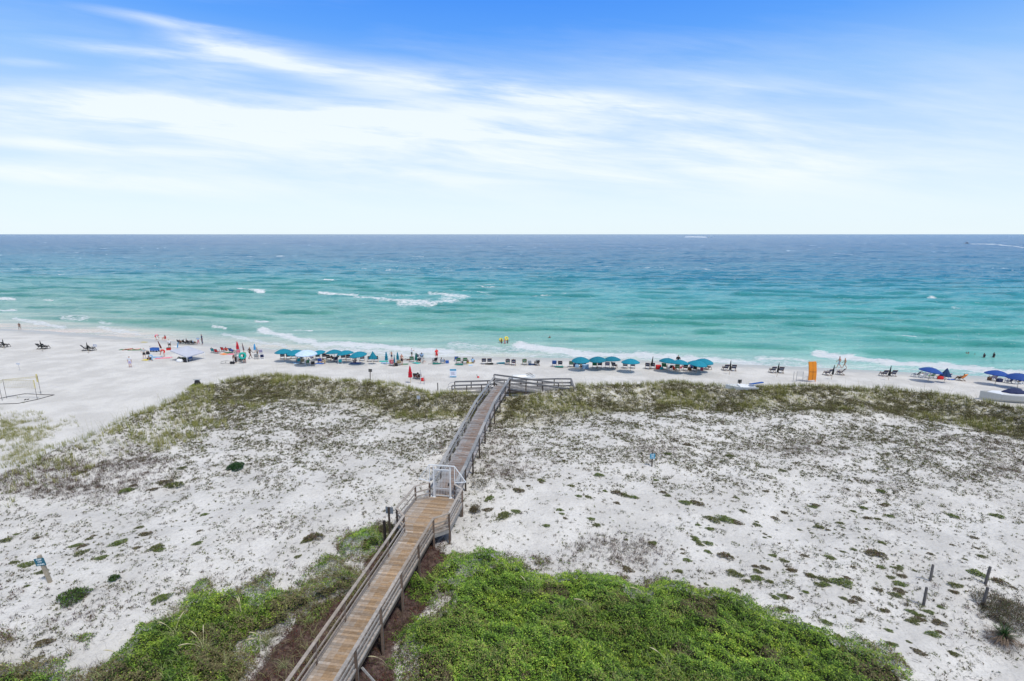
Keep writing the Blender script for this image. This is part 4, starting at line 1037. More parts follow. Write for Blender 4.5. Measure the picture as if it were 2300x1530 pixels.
def build_pose(pn):
    J = {k: Vector(v) for k, v in POSES[pn].items()}
    names = list(J); vs = [J[n] for n in names]; ed = [(names.index(a), names.index(b)) for a, b in BONES]
    rad = [RAD.get(n, RAD.get(n[:2], .05)) for n in names]
    for s in 'LR':   # four fingers and a thumb on each palm
        pa = J['pa' + s]; d = (pa - J['wr' + s]).normalized(); sd = d.cross(Vector((1, 0, 0)) if abs(d.x) < .8 else Vector((0, 0, 1))).normalized(); nr = d.cross(sd)
        ip = names.index('pa' + s)
        for k in range(5):
            if k < 4: a = pa + d * .03 + sd * (.026 * (k - 1.5)); b = a + d * (.07 + .008 * (1.5 - abs(k - 1.3))) + nr * .015; c = b + d * .02 + nr * .02
            else: a = pa + sd * -.04; b = a + d * .035 - sd * .03; c = b + d * .025
            i = len(vs); vs += [a, b, c]; rad += [.012, .010, .008]; ed += [(ip, i), (i, i + 1), (i + 1, i + 2)]
    me = bpy.data.meshes.new('person_body'); me.from_pydata([tuple(v) for v in vs], ed, [])
    o = bpy.data.objects.new('tmp', me); COL.objects.link(o)
    sk = o.modifiers.new('skin', 'SKIN'); sk.use_smooth_shade = True; sk.branch_smoothing = .6
    for i, v in enumerate(me.skin_vertices[0].data): v.radius = (rad[i], rad[i]); v.use_root = (i == names.index('pelvis'))
    sb = o.modifiers.new('sub', 'SUBSURF'); sb.levels = 1; sb.render_levels = 1
    dg = bpy.context.evaluated_depsgraph_get(); bm_ = bpy.data.meshes.new_from_object(o.evaluated_get(dg)); bm_.name = 'person_body'
    bpy.data.objects.remove(o); bm_.materials.clear(); bm_.materials.append(skinm('tan'))
    out = {'body': bm_}
    cen = [p.center.copy() for p in bm_.polygons]
    def near(c):
        best = None
        for a, b in BONES:
            A, B = J[a], J[b]; ab = B - A; t = max(0, min(1, (c - A).dot(ab) / ab.length_squared)); d = (c - A - ab * t).length - (RAD.get(a, RAD.get(a[:2], .05)) * (1 - t) + RAD.get(b, RAD.get(b[:2], .05)) * t)
            if best is None or d < best[0]: best = (d, (a, b), t)
        return best
    nb = [near(c) for c in cen]
    def sub(name, test, off):
        idx = [i for i, p in enumerate(bm_.polygons) if test(nb[i], cen[i])]
        mp = {}; V = []; F = []
        for i in idx:
            f = []
            for vi in bm_.polygons[i].vertices:
                if vi not in mp: mp[vi] = len(V); v = bm_.vertices[vi]; V.append(tuple(v.co + v.normal * off))
                f.append(mp[vi])
            F.append(f)
        m2 = bpy.data.meshes.new(name); m2.from_pydata(V, [], F); m2.update(); m2.polygons.foreach_set('use_smooth', [True] * len(F)); m2.materials.append(cloth('white')); out[name] = m2
    sub('shirt', lambda n, c: n[1] in REG['shirt'] and not (n[1][0].startswith('sh') and n[2] > .75) and not (n[1] == ('chest', 'neck') and n[2] > .8), .016)
    sub('shorts', lambda n, c: (n[1] in REG['shorts'] and not (n[1][0].startswith('hi') and n[2] > .72)) or (n[1] == ('pelvis', 'belly') and n[2] < .35), .02)
    sub('trousers', lambda n, c: (n[1] in REG['shorts']) or (n[1][0].startswith('kn') and n[2] < .85) or (n[1] == ('pelvis', 'belly') and n[2] < .35), .018)
    sub('swimsuit', lambda n, c: (n[1] in REG['shorts'][:2]) or (n[1] == ('pelvis', 'belly') and n[2] < .25) or (n[1] == ('belly', 'chest') and n[2] > .62) or (n[1] == ('chest', 'neck') and n[2] < .2), .012)
    hd, cr, no = J['head'], J['crown'], J['nose']; fw = (no - hd).normalized(); up = (cr - J['neck']).normalized()
    sub('hair', lambda n, c: n[1][0] in ('head', 'neck') and n[1][1] != 'nose' and ((c - hd).dot(up) > .035 - .0 or ((c - hd).dot(fw) < .01 and (c - hd).dot(up) > -.07)), .022)
    BODY[pn] = out
def person(px, py, pose, yaw, skin, top, bot, hair, label, scale=1.0, z=None, at=None, group=None, dz=0.0):
    if pose not in BODY: build_pose(pose)
    B = BODY[pose]
    g = at if at else ground(px, py)
    if z is not None: x, y = un(px, py, max(z, 0)); g = (x, y, z)
    yaw = yaw - math.degrees(math.atan2(g[0], g[1]))
    o = bpy.data.objects.new('person', B['body']); COL.objects.link(o); o.location = (g[0], g[1], g[2] + dz); o.rotation_euler = (0, 0, math.radians(yaw)); o.scale = (scale,) * 3
    o.material_slots[0].link = 'OBJECT'; o.material_slots[0].material = skinm(skin)
    tag(o, label, 'person', group)
    def child(k, m):
        c = bpy.data.objects.new(k, B[k]); COL.objects.link(c); c.parent = o; c.material_slots[0].link = 'OBJECT'; c.material_slots[0].material = m
    if top: child('shirt', cloth(top))
    if bot:
        k, cn = bot.split(':'); child(k, cloth(cn))
    if hair: child('hair', cloth(hair))
    return o

# ------------------------------------------------------------------ beach furniture
WOODF = mat('varnished_wood', (.20, .13, .075), .6, 0, .2, 10)
DWOOD = mat('dark_wood', (.05, .038, .03), .6, 0, .2, 10)
STEEL = mat('galvanised', (.34, .35, .36), .45, .6)
WPLA = mat('white_plastic', (.76, .77, .78), .4, 0, .05)
CH = {}
def chair_proto(fab, wood='w', towel=None, kind='lounge'):
    key = (fab, wood, towel, kind)
    if key in CH: return None
    fm = cloth(fab); wm = {'w': WOODF, 'd': DWOOD, 's': STEEL, 'p': WPLA}[wood]
    nm = 'beach_chair'
    e = empty(nm, (0, 0, -50)); lw = .62 if kind == 'lounge' else .56
    h = lw / 2; B0 = Vector((0, -.12, .36)); B1 = Vector((0, -.58, 1.0)) if kind == 'lounge' else Vector((0, -.38, .82)); S1 = Vector((0, .42, .40)) if kind == 'lounge' else Vector((0, .34, .34))
    if kind != 'lounge': B0 = Vector((0, -.14, .26)); S1 = Vector((0, .30, .32))
    fr = MB()
    for sx in (-h, h):
        X = Vector((sx, 0, 0))
        fr.beam(B0 + X, B1 + X, .045, .05); fr.beam(B0 + X + Vector((0, -.05, 0)), S1 + X, .045, .06)
        fr.beam(S1 + X + Vector((0, -.06, .0)), Vector((sx, .52 if kind == 'lounge' else .36, .0)), .045, .045)
        fr.beam(Vector((sx, .12, .36 if kind == 'lounge' else .28)), Vector((sx, -.52 if kind == 'lounge' else -.36, 0.0)), .045, .045)
        fr.beam(Vector((sx, -.5, .03)), Vector((sx, .5, .03)), .04, .04)
        fr.beam(Vector((sx, .30, .38)), Vector((sx, .26, .60)), .04, .04)
    fr.beam(B1 + Vector((-h, 0, 0)), B1 + Vector((h, 0, 0)), .045, .05); fr.beam(S1 + Vector((-h, 0, 0)), S1 + Vector((h, 0, 0)), .045, .05)
    fr.beam(Vector((-h, -.5, .03)), Vector((h, -.5, .03)), .04, .04)
    fr.build('frame', wm, e)
    def sling(p, q, name, m, off=0.0, wid=h - .03, sag=.03, parent=e, f0=0, f1=1, th=.018):
        mb = MB(); n = 6; d = q - p; nrm = d.cross(Vector((1, 0, 0))).normalized()
        if nrm.z < 0: nrm = -nrm
        vs = []
        for k in range(n + 1):
            t = f0 + (f1 - f0) * k / n; c = p + d * t - nrm * (sag * math.sin(math.pi * t)) + nrm * off
            for s_ in (-wid, wid):
                for tt_ in (0, th): vs.append(c + Vector((s_, 0, 0)) + nrm * tt_)
        fs = []
        for k in range(n):
            a = 4 * k; fs += [(a, a + 4, a + 6, a + 2), (a + 1, a + 3, a + 7, a + 5), (a, a + 1, a + 5, a + 4), (a + 2, a + 6, a + 7, a + 3)]
        fs += [(0, 2, 3, 1), (4 * n, 4 * n + 1, 4 * n + 3, 4 * n + 2)]
        mb.add(vs, fs); return mb.build(name, m, parent)
    sling(B0, S1, 'seat', fm); bk = sling(B0, B1, 'backrest', fm)
    if kind == 'lounge' and not towel: sling(B0, B1, 'lumbar_band', cloth('grey' if fab != 'white' else 'blue'), -.012, h - .045, .03, bk, .45, .62, .03); 
    if not towel and kind == 'lounge': sling(B0, B1, 'head_pillow', fm, -.02, h + .01, .02, bk, .80, .99, .07)
    if towel: sling(B0, B1 + (B1 - B0) * .04, 'towel', cloth(towel), -.025, h + .015, .03, e, .1, 1.0, .07)
    for sx in (-h, h):
        mb = MB(); mb.box(sx - .045, sx + .045, -.26, .34, .585, .615); mb.build('armrest', wm, e, bevel=.006)
    CH[key] = [e, False]; return e
def chair(px, py, yaw, label, fab='navy', wood='w', towel=None, kind='lounge', group='lounge chairs on the beach', at=None, tilt=None):
    key = (fab, wood, towel, kind)
    if key not in CH: chair_proto(fab, wood, towel, kind)
    g = at or ground(px, py); e, used = CH[key]; yaw = yaw + math.degrees(math.atan2(g[0], g[1])) * -1
    if not used: o = e; CH[key][1] = True; o.location = g; o.rotation_euler = (0, 0, math.radians(yaw)); tag(o, label, 'chair', group)
    else: o = dup(e, g, math.radians(yaw), label, group)
    return o

UM = {}
def umat(c):
    cols = {'teal': (.003, .175, .255), 'blue': (.012, .06, .26), 'pale': (.50, .62, .78), 'red': (.50, .012, .03), 'navy': (.012, .022, .06), 'maroon': (.13, .02, .02), 'black': (.012, .016, .016), 'green': (.01, .14, .12),
            'dblue': (.01, .045, .13), 'pattern': (.16, .10, .10), 'skyblue': (.04, .26, .50)}
    return mat('canvas_' + c, cols[c], .8, 0, .16, 5, .25, bscale=14)
def umbrella(style, c):
    e = empty('beach_umbrella', (0, 0, -50)); R = 1.32; H = 2.0; cm = umat(c); n = 8; sub = 4; N = n * sub
    if style == 'open':
        pr = [(0.0, H + .02), (.25, H), (.6, H - .09), (.95, H - .24), (R, H - .47), (R + .005, H - .57)]
        def wv(j, i): k = (j % sub) / sub; return 1 - .045 * math.sin(math.pi * k) * (i / 5)
        mb = MB(); mb.lathe(pr + [(R - .02, H - .57), (R - .02, H - .485), (.9, H - .26), (0, H - .03)], N, wob=wv); mb.build('canopy', cm, e)
        for k in range(n):
            a = 2 * math.pi * k / n; mb = MB(); mb.tube([(0, 0, H - .05)] + [(r * math.cos(a), r * math.sin(a), z - .035) for r, z in pr[2:5]], .012, 5); mb.build('rib', DWOOD, e)
        mb = MB(); mb.tube([(0, 0, H + .02), (0, 0, H + .10)], [.03, .012], 6); mb.build('finial', DWOOD, e)
        ph = H
    elif style == 'half':
        mb = MB(); pr = [(0.02, H + .05), (.16, H - .18), (.42, H - .62), (.66, H - 1.02), (.70, H - 1.10), (.62, H - 1.08), (.1, H - .3)]
        def wv(j, i): k = (j % sub) / sub; return 1 - .22 * math.sin(math.pi * k) * min(1, i / 3)
        mb.lathe(pr, N, wob=wv); mb.build('canopy', cm, e); ph = H
    else:
        rr = {'closed': 1.0, 'wide': 1.9}[style]
        mb = MB(); pr = [(0.015, H + .08), (.05 * rr, H - .1), (.085 * rr, H - .5), (.12 * rr, H - .95), (.135 * rr, H - 1.25), (.10 * rr, H - 1.30), (.03, H - 1.25)]
        def wv(j, i): k = (j % sub) / sub; return 1 - .35 * math.sin(math.pi * k) * min(1, i / 2)
        mb.lathe(pr, N, wob=wv); mb.build('canopy', cm, e); ph = H - .1
        mb = MB(); mb.tube([(0, 0, H - .78), (0, 0, H - .72)], .125 * rr, 12); mb.build('tie_strap', cm, e)
    mb = MB(); mb.tube([(0, 0, -.3), (0, 0, ph)], .026, 7); mb.build('pole', mat('pale_wood', (.42, .33, .22), .6), e)
    return e
def attop(px, top, h):
    z = 1.0
    for _ in range(10): x, y = un(px, top, z + h); z = h1(x, y)
    return (x, y, z)
def umb(px, top, style, c, label, group='open teal beach umbrellas', tilt=(0, 0), sc=1.0, base=None):
    key = (style, c)
    if key not in UM: UM[key] = [umbrella(style, c), False]
    e, used = UM[key]; g = attop(px, top, 2.05 * sc) if base is None else ground(px, base)
    if not used: o = e; UM[key][1] = True; o.location = g; tag(o, label, 'umbrella', group)
    else: o = dup(e, g, 0, label, group)
    o.rotation_euler = (math.radians(tilt[0]), math.radians(tilt[1]), random.uniform(0, .7)); o.scale = (sc, sc, sc)
    return o
def lying_umb(px, py, yaw, label, c='green'):
    key = ('lying', c)
    g = ground(px, py)
    e = empty('beach_umbrella', (g[0], g[1], g[2] + .03), math.radians(yaw), label, 'umbrella', 'folded umbrellas lying on the sand')
    mb = MB(); mb.lathe([(0.015, .95), (.10, .75), (.17, .3), (.21, -.25), (.16, -.42), (.03, -.4)], 16, wob=lambda j, i: 1 - .3 * math.sin(math.pi * (j % 4) / 4))
    v2 = [(v[2], v[0], max(0, v[1] * .75 + .10)) for v in mb.v]; mb.v = v2; mb.build('canopy', umat(c), e)
    mb = MB(); mb.tube([(-.3, 0, .1), (-1.15, 0, .03)], .028, 7); mb.build('pole', DWOOD, e)
TG, BG = 'open teal beach umbrellas', 'open blue beach umbrellas'
TE = [(636, 784, 'leftmost of the open teal umbrellas, with a grey shadow under it'), (664, 785.5, 'second open teal umbrella from the left, just left of the pale blue one'), (718, 786.5, 'small looking open teal umbrella just right of the pale blue one'),
      (750, 785.5, 'open teal umbrella fourth from the left, above a seated couple'), (777, 787, 'open teal umbrella fifth from the left in the long row'), (807, 789.5, 'last open teal umbrella of the left row, beside the half closed one'),
      (1305, 802, 'open teal umbrella nearest the right end of the boardwalk ramp'), (1344, 801, 'open teal umbrella over a green towelled chair, left of an overlapping twin'), (1376, 801, 'open teal umbrella overlapping the rim of its left twin'),
      (1417.5, 806, 'lone open teal umbrella over two chairs, left of the closed dark one'), (1500, 804.5, 'open teal umbrella at the left of the crowded right group'), (1527, 808.5, 'open teal umbrella in front of a man in a dark hat'),
      (1565, 809.5, 'open teal umbrella in the front of the right group, overlapping another'), (1581, 805.5, 'open teal umbrella tilted at the right end of the crowded right group')]
for x, t, lb in TE: umb(x, t, 'open', 'teal', lb, TG, tilt=(random.uniform(-10, 5), random.uniform(-9, 9)), sc=1.0 if not 700 < x < 730 else .8)
umb(687, 786, 'open', 'pale', 'pale blue and white open umbrella in the left row', None, sc=1.2)
umb(2089, 825, 'open', 'blue', 'open royal blue umbrella leaning over white chairs, left of a half closed one', BG, tilt=(0, 8))
umb(2241, 832, 'open', 'blue', 'open royal blue umbrella over a chair and a box, second from the right edge', BG, tilt=(0, 5))
umb(2292, 838.5, 'open', 'blue', 'open royal blue umbrella cut by the right edge', BG, tilt=(0, -4))
umb(837, 789, 'half', 'teal', 'half closed teal umbrella shaped like a cone over two chairs', None)
umb(2126, 827, 'half', 'dblue', 'half closed dark blue umbrella shaped like a leaning cone', None, tilt=(0, 6))
CG = 'closed umbrellas standing in the sand'
umb(4.5, 762, 'closed', 'black', 'closed dark umbrella between the chairs at the left edge', CG, tilt=(0, 2), sc=.85)
umb(92, 765, 'closed', 'black', 'closed dark umbrella in the second chair pair from the left', CG, tilt=(0, -5), sc=.9)
umb(195, 769, 'closed', 'black', 'closed dark umbrella in the third chair pair from the left', CG, tilt=(0, -2), sc=.9)
umb(362, 764, 'closed', 'maroon', 'closed dark red umbrella leaning beside the person in red', CG, tilt=(0, -14), sc=1.0)
umb(395, 768, 'closed', 'skyblue', 'closed bright blue umbrella on the sand left of the seated circle', CG, tilt=(0, 12), sc=.75)
umb(532, 767, 'wide', 'red', 'closed red umbrella above the crowded group on the left beach', CG, sc=.98)
umb(546.5, 770, 'closed', 'pattern', 'closed dark patterned umbrella above the crowded group', CG, tilt=(0, -6), sc=.95)
umb(571, 772, 'wide', 'skyblue', 'closed blue and white umbrella right of the crowded group', CG, sc=.8)
umb(867, 790, 'wide', 'teal', 'closed teal umbrella above blue towels, thickest of the three', CG)
umb(885, 796, 'closed', 'teal', 'closed teal umbrella standing above a black bag', CG, sc=.95)
umb(892.5, 791, 'wide', 'teal', 'closed teal umbrella just left of the tall bare man', CG, sc=.9)
umb(934, 793, 'wide', 'green', 'closed dark green umbrella among the seated group right of the bare man', CG, sc=.85)
umb(920.5, 822, 'wide', 'red', 'closed bright red umbrella at the edge of the dune grass', CG, sc=1.15)
umb(1464, 801, 'closed', 'black', 'closed dark umbrella leaning behind two chairs, left of the red cooler', CG, tilt=(0, 6))
umb(1641, 810, 'closed', 'black', 'closed black umbrella between the chair pair right of the teal umbrellas', CG, tilt=(0, 3))
umb(1748, 815, 'closed', 'black', 'closed black umbrella between the chair pair left of the orange panel', CG, tilt=(0, 5))
umb(1871.5, 820, 'closed', 'black', 'closed black umbrella between the reclined chairs right of the orange panel', CG, tilt=(0, 7))
umb(2000, 822, 'closed', 'black', 'closed black umbrella in the chair pair left of the blue umbrellas', CG, tilt=(0, 5))
for x, y, a, lb, c in [(978, 818.5, 0, 'folded teal umbrella lying in front of the man in red', 'green'), (1034, 820.5, 180, 'folded dark teal umbrella lying below the blue and green chairs', 'green'), (1102, 819, 180, 'folded black umbrella lying below an empty chair pair', 'black'),
                       (1128, 817.5, 180, 'folded teal umbrella lying left of two occupied chairs', 'teal'), (1193, 820.5, 10, 'folded blue umbrella lying left of the chair with a striped cover', 'dblue'), (1259, 826, 180, 'folded green umbrella lying below the blue towelled chair', 'green')]:
    lying_umb(x, y, a, lb, c)

# chairs: photo x, base y, yaw, label, options
T = 'dark lounge chair'
CHS = [
 (0, 780, -50, 'dark lounge chair cut by the left edge', dict(fab='black', wood='d')), (14, 780, -55, 'dark lounge chair right of the umbrella at the left edge', dict(fab='black', wood='d')),
 (92, 783.5, -50, 'left dark chair of the second pair from the left edge', dict(fab='black', wood='d')), (103, 783.5, -55, 'right dark chair of the second pair from the left edge', dict(fab='black', wood='d')),
 (193, 787.5, -70, 'left dark chair of the third pair from the left edge', dict(fab='black', wood='d')), (207, 787.5, -65, 'right dark chair of the third pair from the left edge', dict(fab='black', wood='d')),
 (404, 772.5, -60, 'dark low chair at the left end of the seated circle by the water', dict(fab='black', wood='d', kind='low')), (416, 773, -60, 'dark low chair second in the seated circle by the water', dict(fab='black', wood='d', kind='low')),
 (425, 773.5, -60, 'dark low chair third in the seated circle by the water', dict(fab='black', wood='d', kind='low')), (434, 774, -60, 'dark low chair at the right end of the seated circle by the water', dict(fab='black', wood='d', kind='low')),
 (480, 792, -40, 'teal low chair at the left end of the red chaired group', dict(fab='teal', kind='low', wood='s')), (488, 794, -40, 'front red low chair left of the closed red umbrella', dict(fab='red', kind='low', wood='s')),
 (502, 789.5, -40, 'rear red low chair left of the closed red umbrella', dict(fab='red', kind='low', wood='s')), (520, 792, -50, 'blue low chair just left of the closed red umbrella', dict(fab='blue', kind='low', wood='s')),
 (535, 795, 10, 'pink low chair under the closed red umbrella', dict(fab='pink', kind='low', wood='s')), (538, 811, -30, 'white and green chair beside the woman in black', dict(fab='white', kind='low', wood='s')),
 (546, 813, 20, 'navy low chair left of the man with the teal ring', dict(fab='navy', kind='low', wood='s')), (586, 795, 0, 'blue striped low chair, rear one right of the closed blue umbrella', dict(fab='lavender', kind='low', wood='p')),
 (576, 806, 0, 'grey low chair right of the woman in the swimsuit', dict(fab='grey', kind='low', wood='s')), (589, 806, 0, 'front navy low chair left of the first teal umbrella', dict(fab='navy', kind='low', wood='p')),
 (635, 806, 0, 'chair directly under the leftmost teal umbrella', {}), (648, 806, 0, 'chair between the first two teal umbrellas', {}), (659.5, 805.5, 0, 'chair under the second teal umbrella', {}),
 (673, 807, 10, 'chair with blue cover under the left rim of the pale umbrella', dict(fab='lavender')), (671, 815, 15, 'green low chair in front of the pale blue umbrella', dict(fab='teal', kind='low', wood='s')),
 (681, 816, -15, 'khaki low chair in front of the pale blue umbrella', dict(fab='khaki', kind='low', wood='s')), (690, 819, 20, 'dark green low chair with white legs in the front of the left crowd', dict(fab='green', kind='low', wood='p')),
 (703, 822, 0, 'black chair standing nearest the dune in the left crowd', dict(fab='black', kind='low', wood='s')), (714, 806, 0, 'chair under the small looking teal umbrella', {}), (729, 806, 0, 'empty chair right of the small looking teal umbrella', {}),
 (719, 815, -10, 'blue low chair beside the blue towel in the left crowd', dict(fab='blue', kind='low', wood='s')), (739, 809, -20, 'tilted dark chair left of the seated couple', dict(fab='black')),
 (754, 812, 10, 'striped navy chair of the seated couple', dict(fab='navy', kind='low', wood='s')), (764, 817, 5, 'green and white low chair with its back to the dune', dict(fab='teal', kind='low', wood='p')),
 (771, 808, 0, 'left chair under the fifth teal umbrella', {}), (782.5, 808.5, 0, 'right chair under the fifth teal umbrella', {}), (797, 810, 0, 'left chair under the last teal umbrella of the left row', {}), (814, 810.5, 0, 'right chair under the last teal umbrella of the left row', {}),
 (831, 812, 0, 'left chair at the half closed teal umbrella', {}), (845, 812, 0, 'right chair at the half closed teal umbrella', {}),
 (880, 821, 0, 'pink covered chair in front of the closed teal umbrellas', dict(fab='pink', towel='pink')), (896, 820, 0, 'flower patterned pale chair left of the bare man', dict(fab='khaki', kind='low', wood='s')),
 (925, 813, 0, 'dark teal chair left of the closed green umbrella', dict(fab='green')), (947, 803, 0, 'blue chair at the back of the seated group', dict(fab='light_blue', kind='low', wood='s')), (941, 814.5, 10, 'navy low chair in front of the seated group', dict(fab='navy', kind='low', wood='s')),
 (977, 814, 30, 'rounded black chair below the man in red', dict(fab='black', kind='low', wood='s')), (994, 816, -10, 'chair with checkered white cover right of the man in red', dict(fab='light_blue', kind='low', wood='s')),
 (1025, 811, 5, 'royal blue low chair behind a green one', dict(fab='blue', kind='low', wood='s')), (1030, 816, 0, 'dark green chair in front of the royal blue low chair', dict(fab='green')), (1045, 816, 0, 'green chair left of the man in a light blue shirt', dict(fab='green')),
 (1087, 817.5, 0, 'left empty chair of the pair above the folded black umbrella', {}), (1099.5, 817.5, 0, 'right empty chair of the pair above the folded black umbrella', {}),
 (1140.5, 819, 0, 'left occupied chair of the pair right of the folded teal umbrella', {}), (1153.5, 820, 0, 'right occupied chair of the pair right of the folded teal umbrella', {}),
 (1178, 819, 0, 'dark green chair left of the grey low chair', dict(fab='green')), (1189.5, 820, 0, 'pale grey low chair left of the striped one', dict(fab='grey', kind='low', wood='p')), (1206, 820.5, 15, 'dark chair with a black and white striped cover', dict(fab='black', towel='grey')),
 (1245, 823, 0, 'chair with a blue towel over its back', dict(towel='blue')), (1258, 823.5, 0, 'empty chair right of the blue towelled one', {}), (1283, 824, 0, 'green chair left of the umbrella nearest the ramp', dict(fab='green')),
 (1298.5, 824, 0, 'left chair under the umbrella nearest the ramp', {}), (1311, 824, 0, 'right chair under the umbrella nearest the ramp', {}), (1335.5, 826, 0, 'chair covered with a green towel', dict(towel='green')), (1347, 825.5, 0, 'chair right of the green towelled one', {}),
 (1364, 826, 0, 'chair with a dark purple cover under the overlapping umbrella', dict(fab='lavender')), (1379.5, 827, -20, 'turned chair under the right overlapping umbrella', {}), (1404, 827, 0, 'left chair under the lone teal umbrella', {}), (1421, 827, 0, 'right chair under the lone teal umbrella', {}),
 (1454, 828, 0, 'left chair in front of the closed leaning umbrella', {}), (1465.5, 828, 0, 'right chair in front of the closed leaning umbrella', {}), (1492, 829, -10, 'big dark green chair at the left of the right crowd', dict(fab='green', towel='green')),
 (1504, 831, 40, 'low dark chair with white legs in the right crowd', dict(fab='black', kind='low', wood='p')), (1521, 832, 0, 'dark green chair under the umbrella by the hatted man', dict(fab='green')), (1539.5, 832, 0, 'dark chair in the middle of the right crowd', dict(fab='black')),
 (1561, 833, 0, 'black chair beside the seated boy in blue', dict(fab='black', kind='low', wood='s')), (1573, 831, 0, 'green chair behind the pink ball', dict(fab='green')), (1582, 829, 15, 'rear green chair under the tilted umbrella', dict(fab='teal')), (1589, 830, -50, 'turned dark chair at the right end of the right crowd', dict(fab='black')),
 (1629, 832, 25, 'left chair of the pair right of the teal umbrellas', {}), (1647, 832.5, 12, 'right chair of the pair right of the teal umbrellas', {}), (1735, 837, 25, 'left chair of the pair left of the orange panel', {}), (1753, 837.5, 15, 'right chair of the pair left of the orange panel', {}),
 (1858, 843, 55, 'left reclined chair right of the orange panel', {}), (1887, 842, 70, 'right reclined chair right of the orange panel', {}), (1984, 845, 35, 'left chair of the pair left of the blue umbrellas', {}), (2004, 845, 30, 'right chair of the pair left of the blue umbrellas', {}),
 (2057, 847, 60, 'white framed dark chair left of the open blue umbrella', dict(fab='black', wood='p')), (2074, 849, 50, 'white framed chair under the open blue umbrella', dict(fab='white', wood='p')), (2090, 850, 50, 'green chair under the open blue umbrella', dict(fab='green', wood='p')),
 (2108, 851, 50, 'white framed chair between the blue umbrellas', dict(fab='khaki', wood='p')), (2124, 852, 50, 'white framed chair under the half closed blue umbrella', dict(fab='navy', wood='p')), (2157, 855, 60, 'tan chair with an orange towel at its head', dict(fab='khaki', towel='orange')),
 (2229, 855, 30, 'chair under the open blue umbrella near the right edge', dict(fab='lavender')), (2265, 861, 60, 'dark low chair near the right edge', dict(fab='navy', kind='low', wood='s')), (2284, 863, 50, 'white framed chair beside the right edge', dict(fab='black', wood='p')), (2299, 862, 40, 'white framed chair cut by the right edge', dict(fab='navy', wood='p')),
 (934, 850, -20, 'low black chair of the couple beside the bright red umbrella', dict(fab='black', kind='low', wood='s')), (940, 852, 20, 'second low chair of the couple beside the bright red umbrella', dict(fab='brown', kind='low', wood='s')),
 (410, 812, -60, 'dark low chair under the white canopy', dict(fab='black', kind='low', wood='s')), (428, 809, 0, 'blue low chair under the white canopy', dict(fab='blue', kind='low', wood='s')),
]
for x, y, a, lb, kw in CHS: chair(x, y, a, lb, **kw)

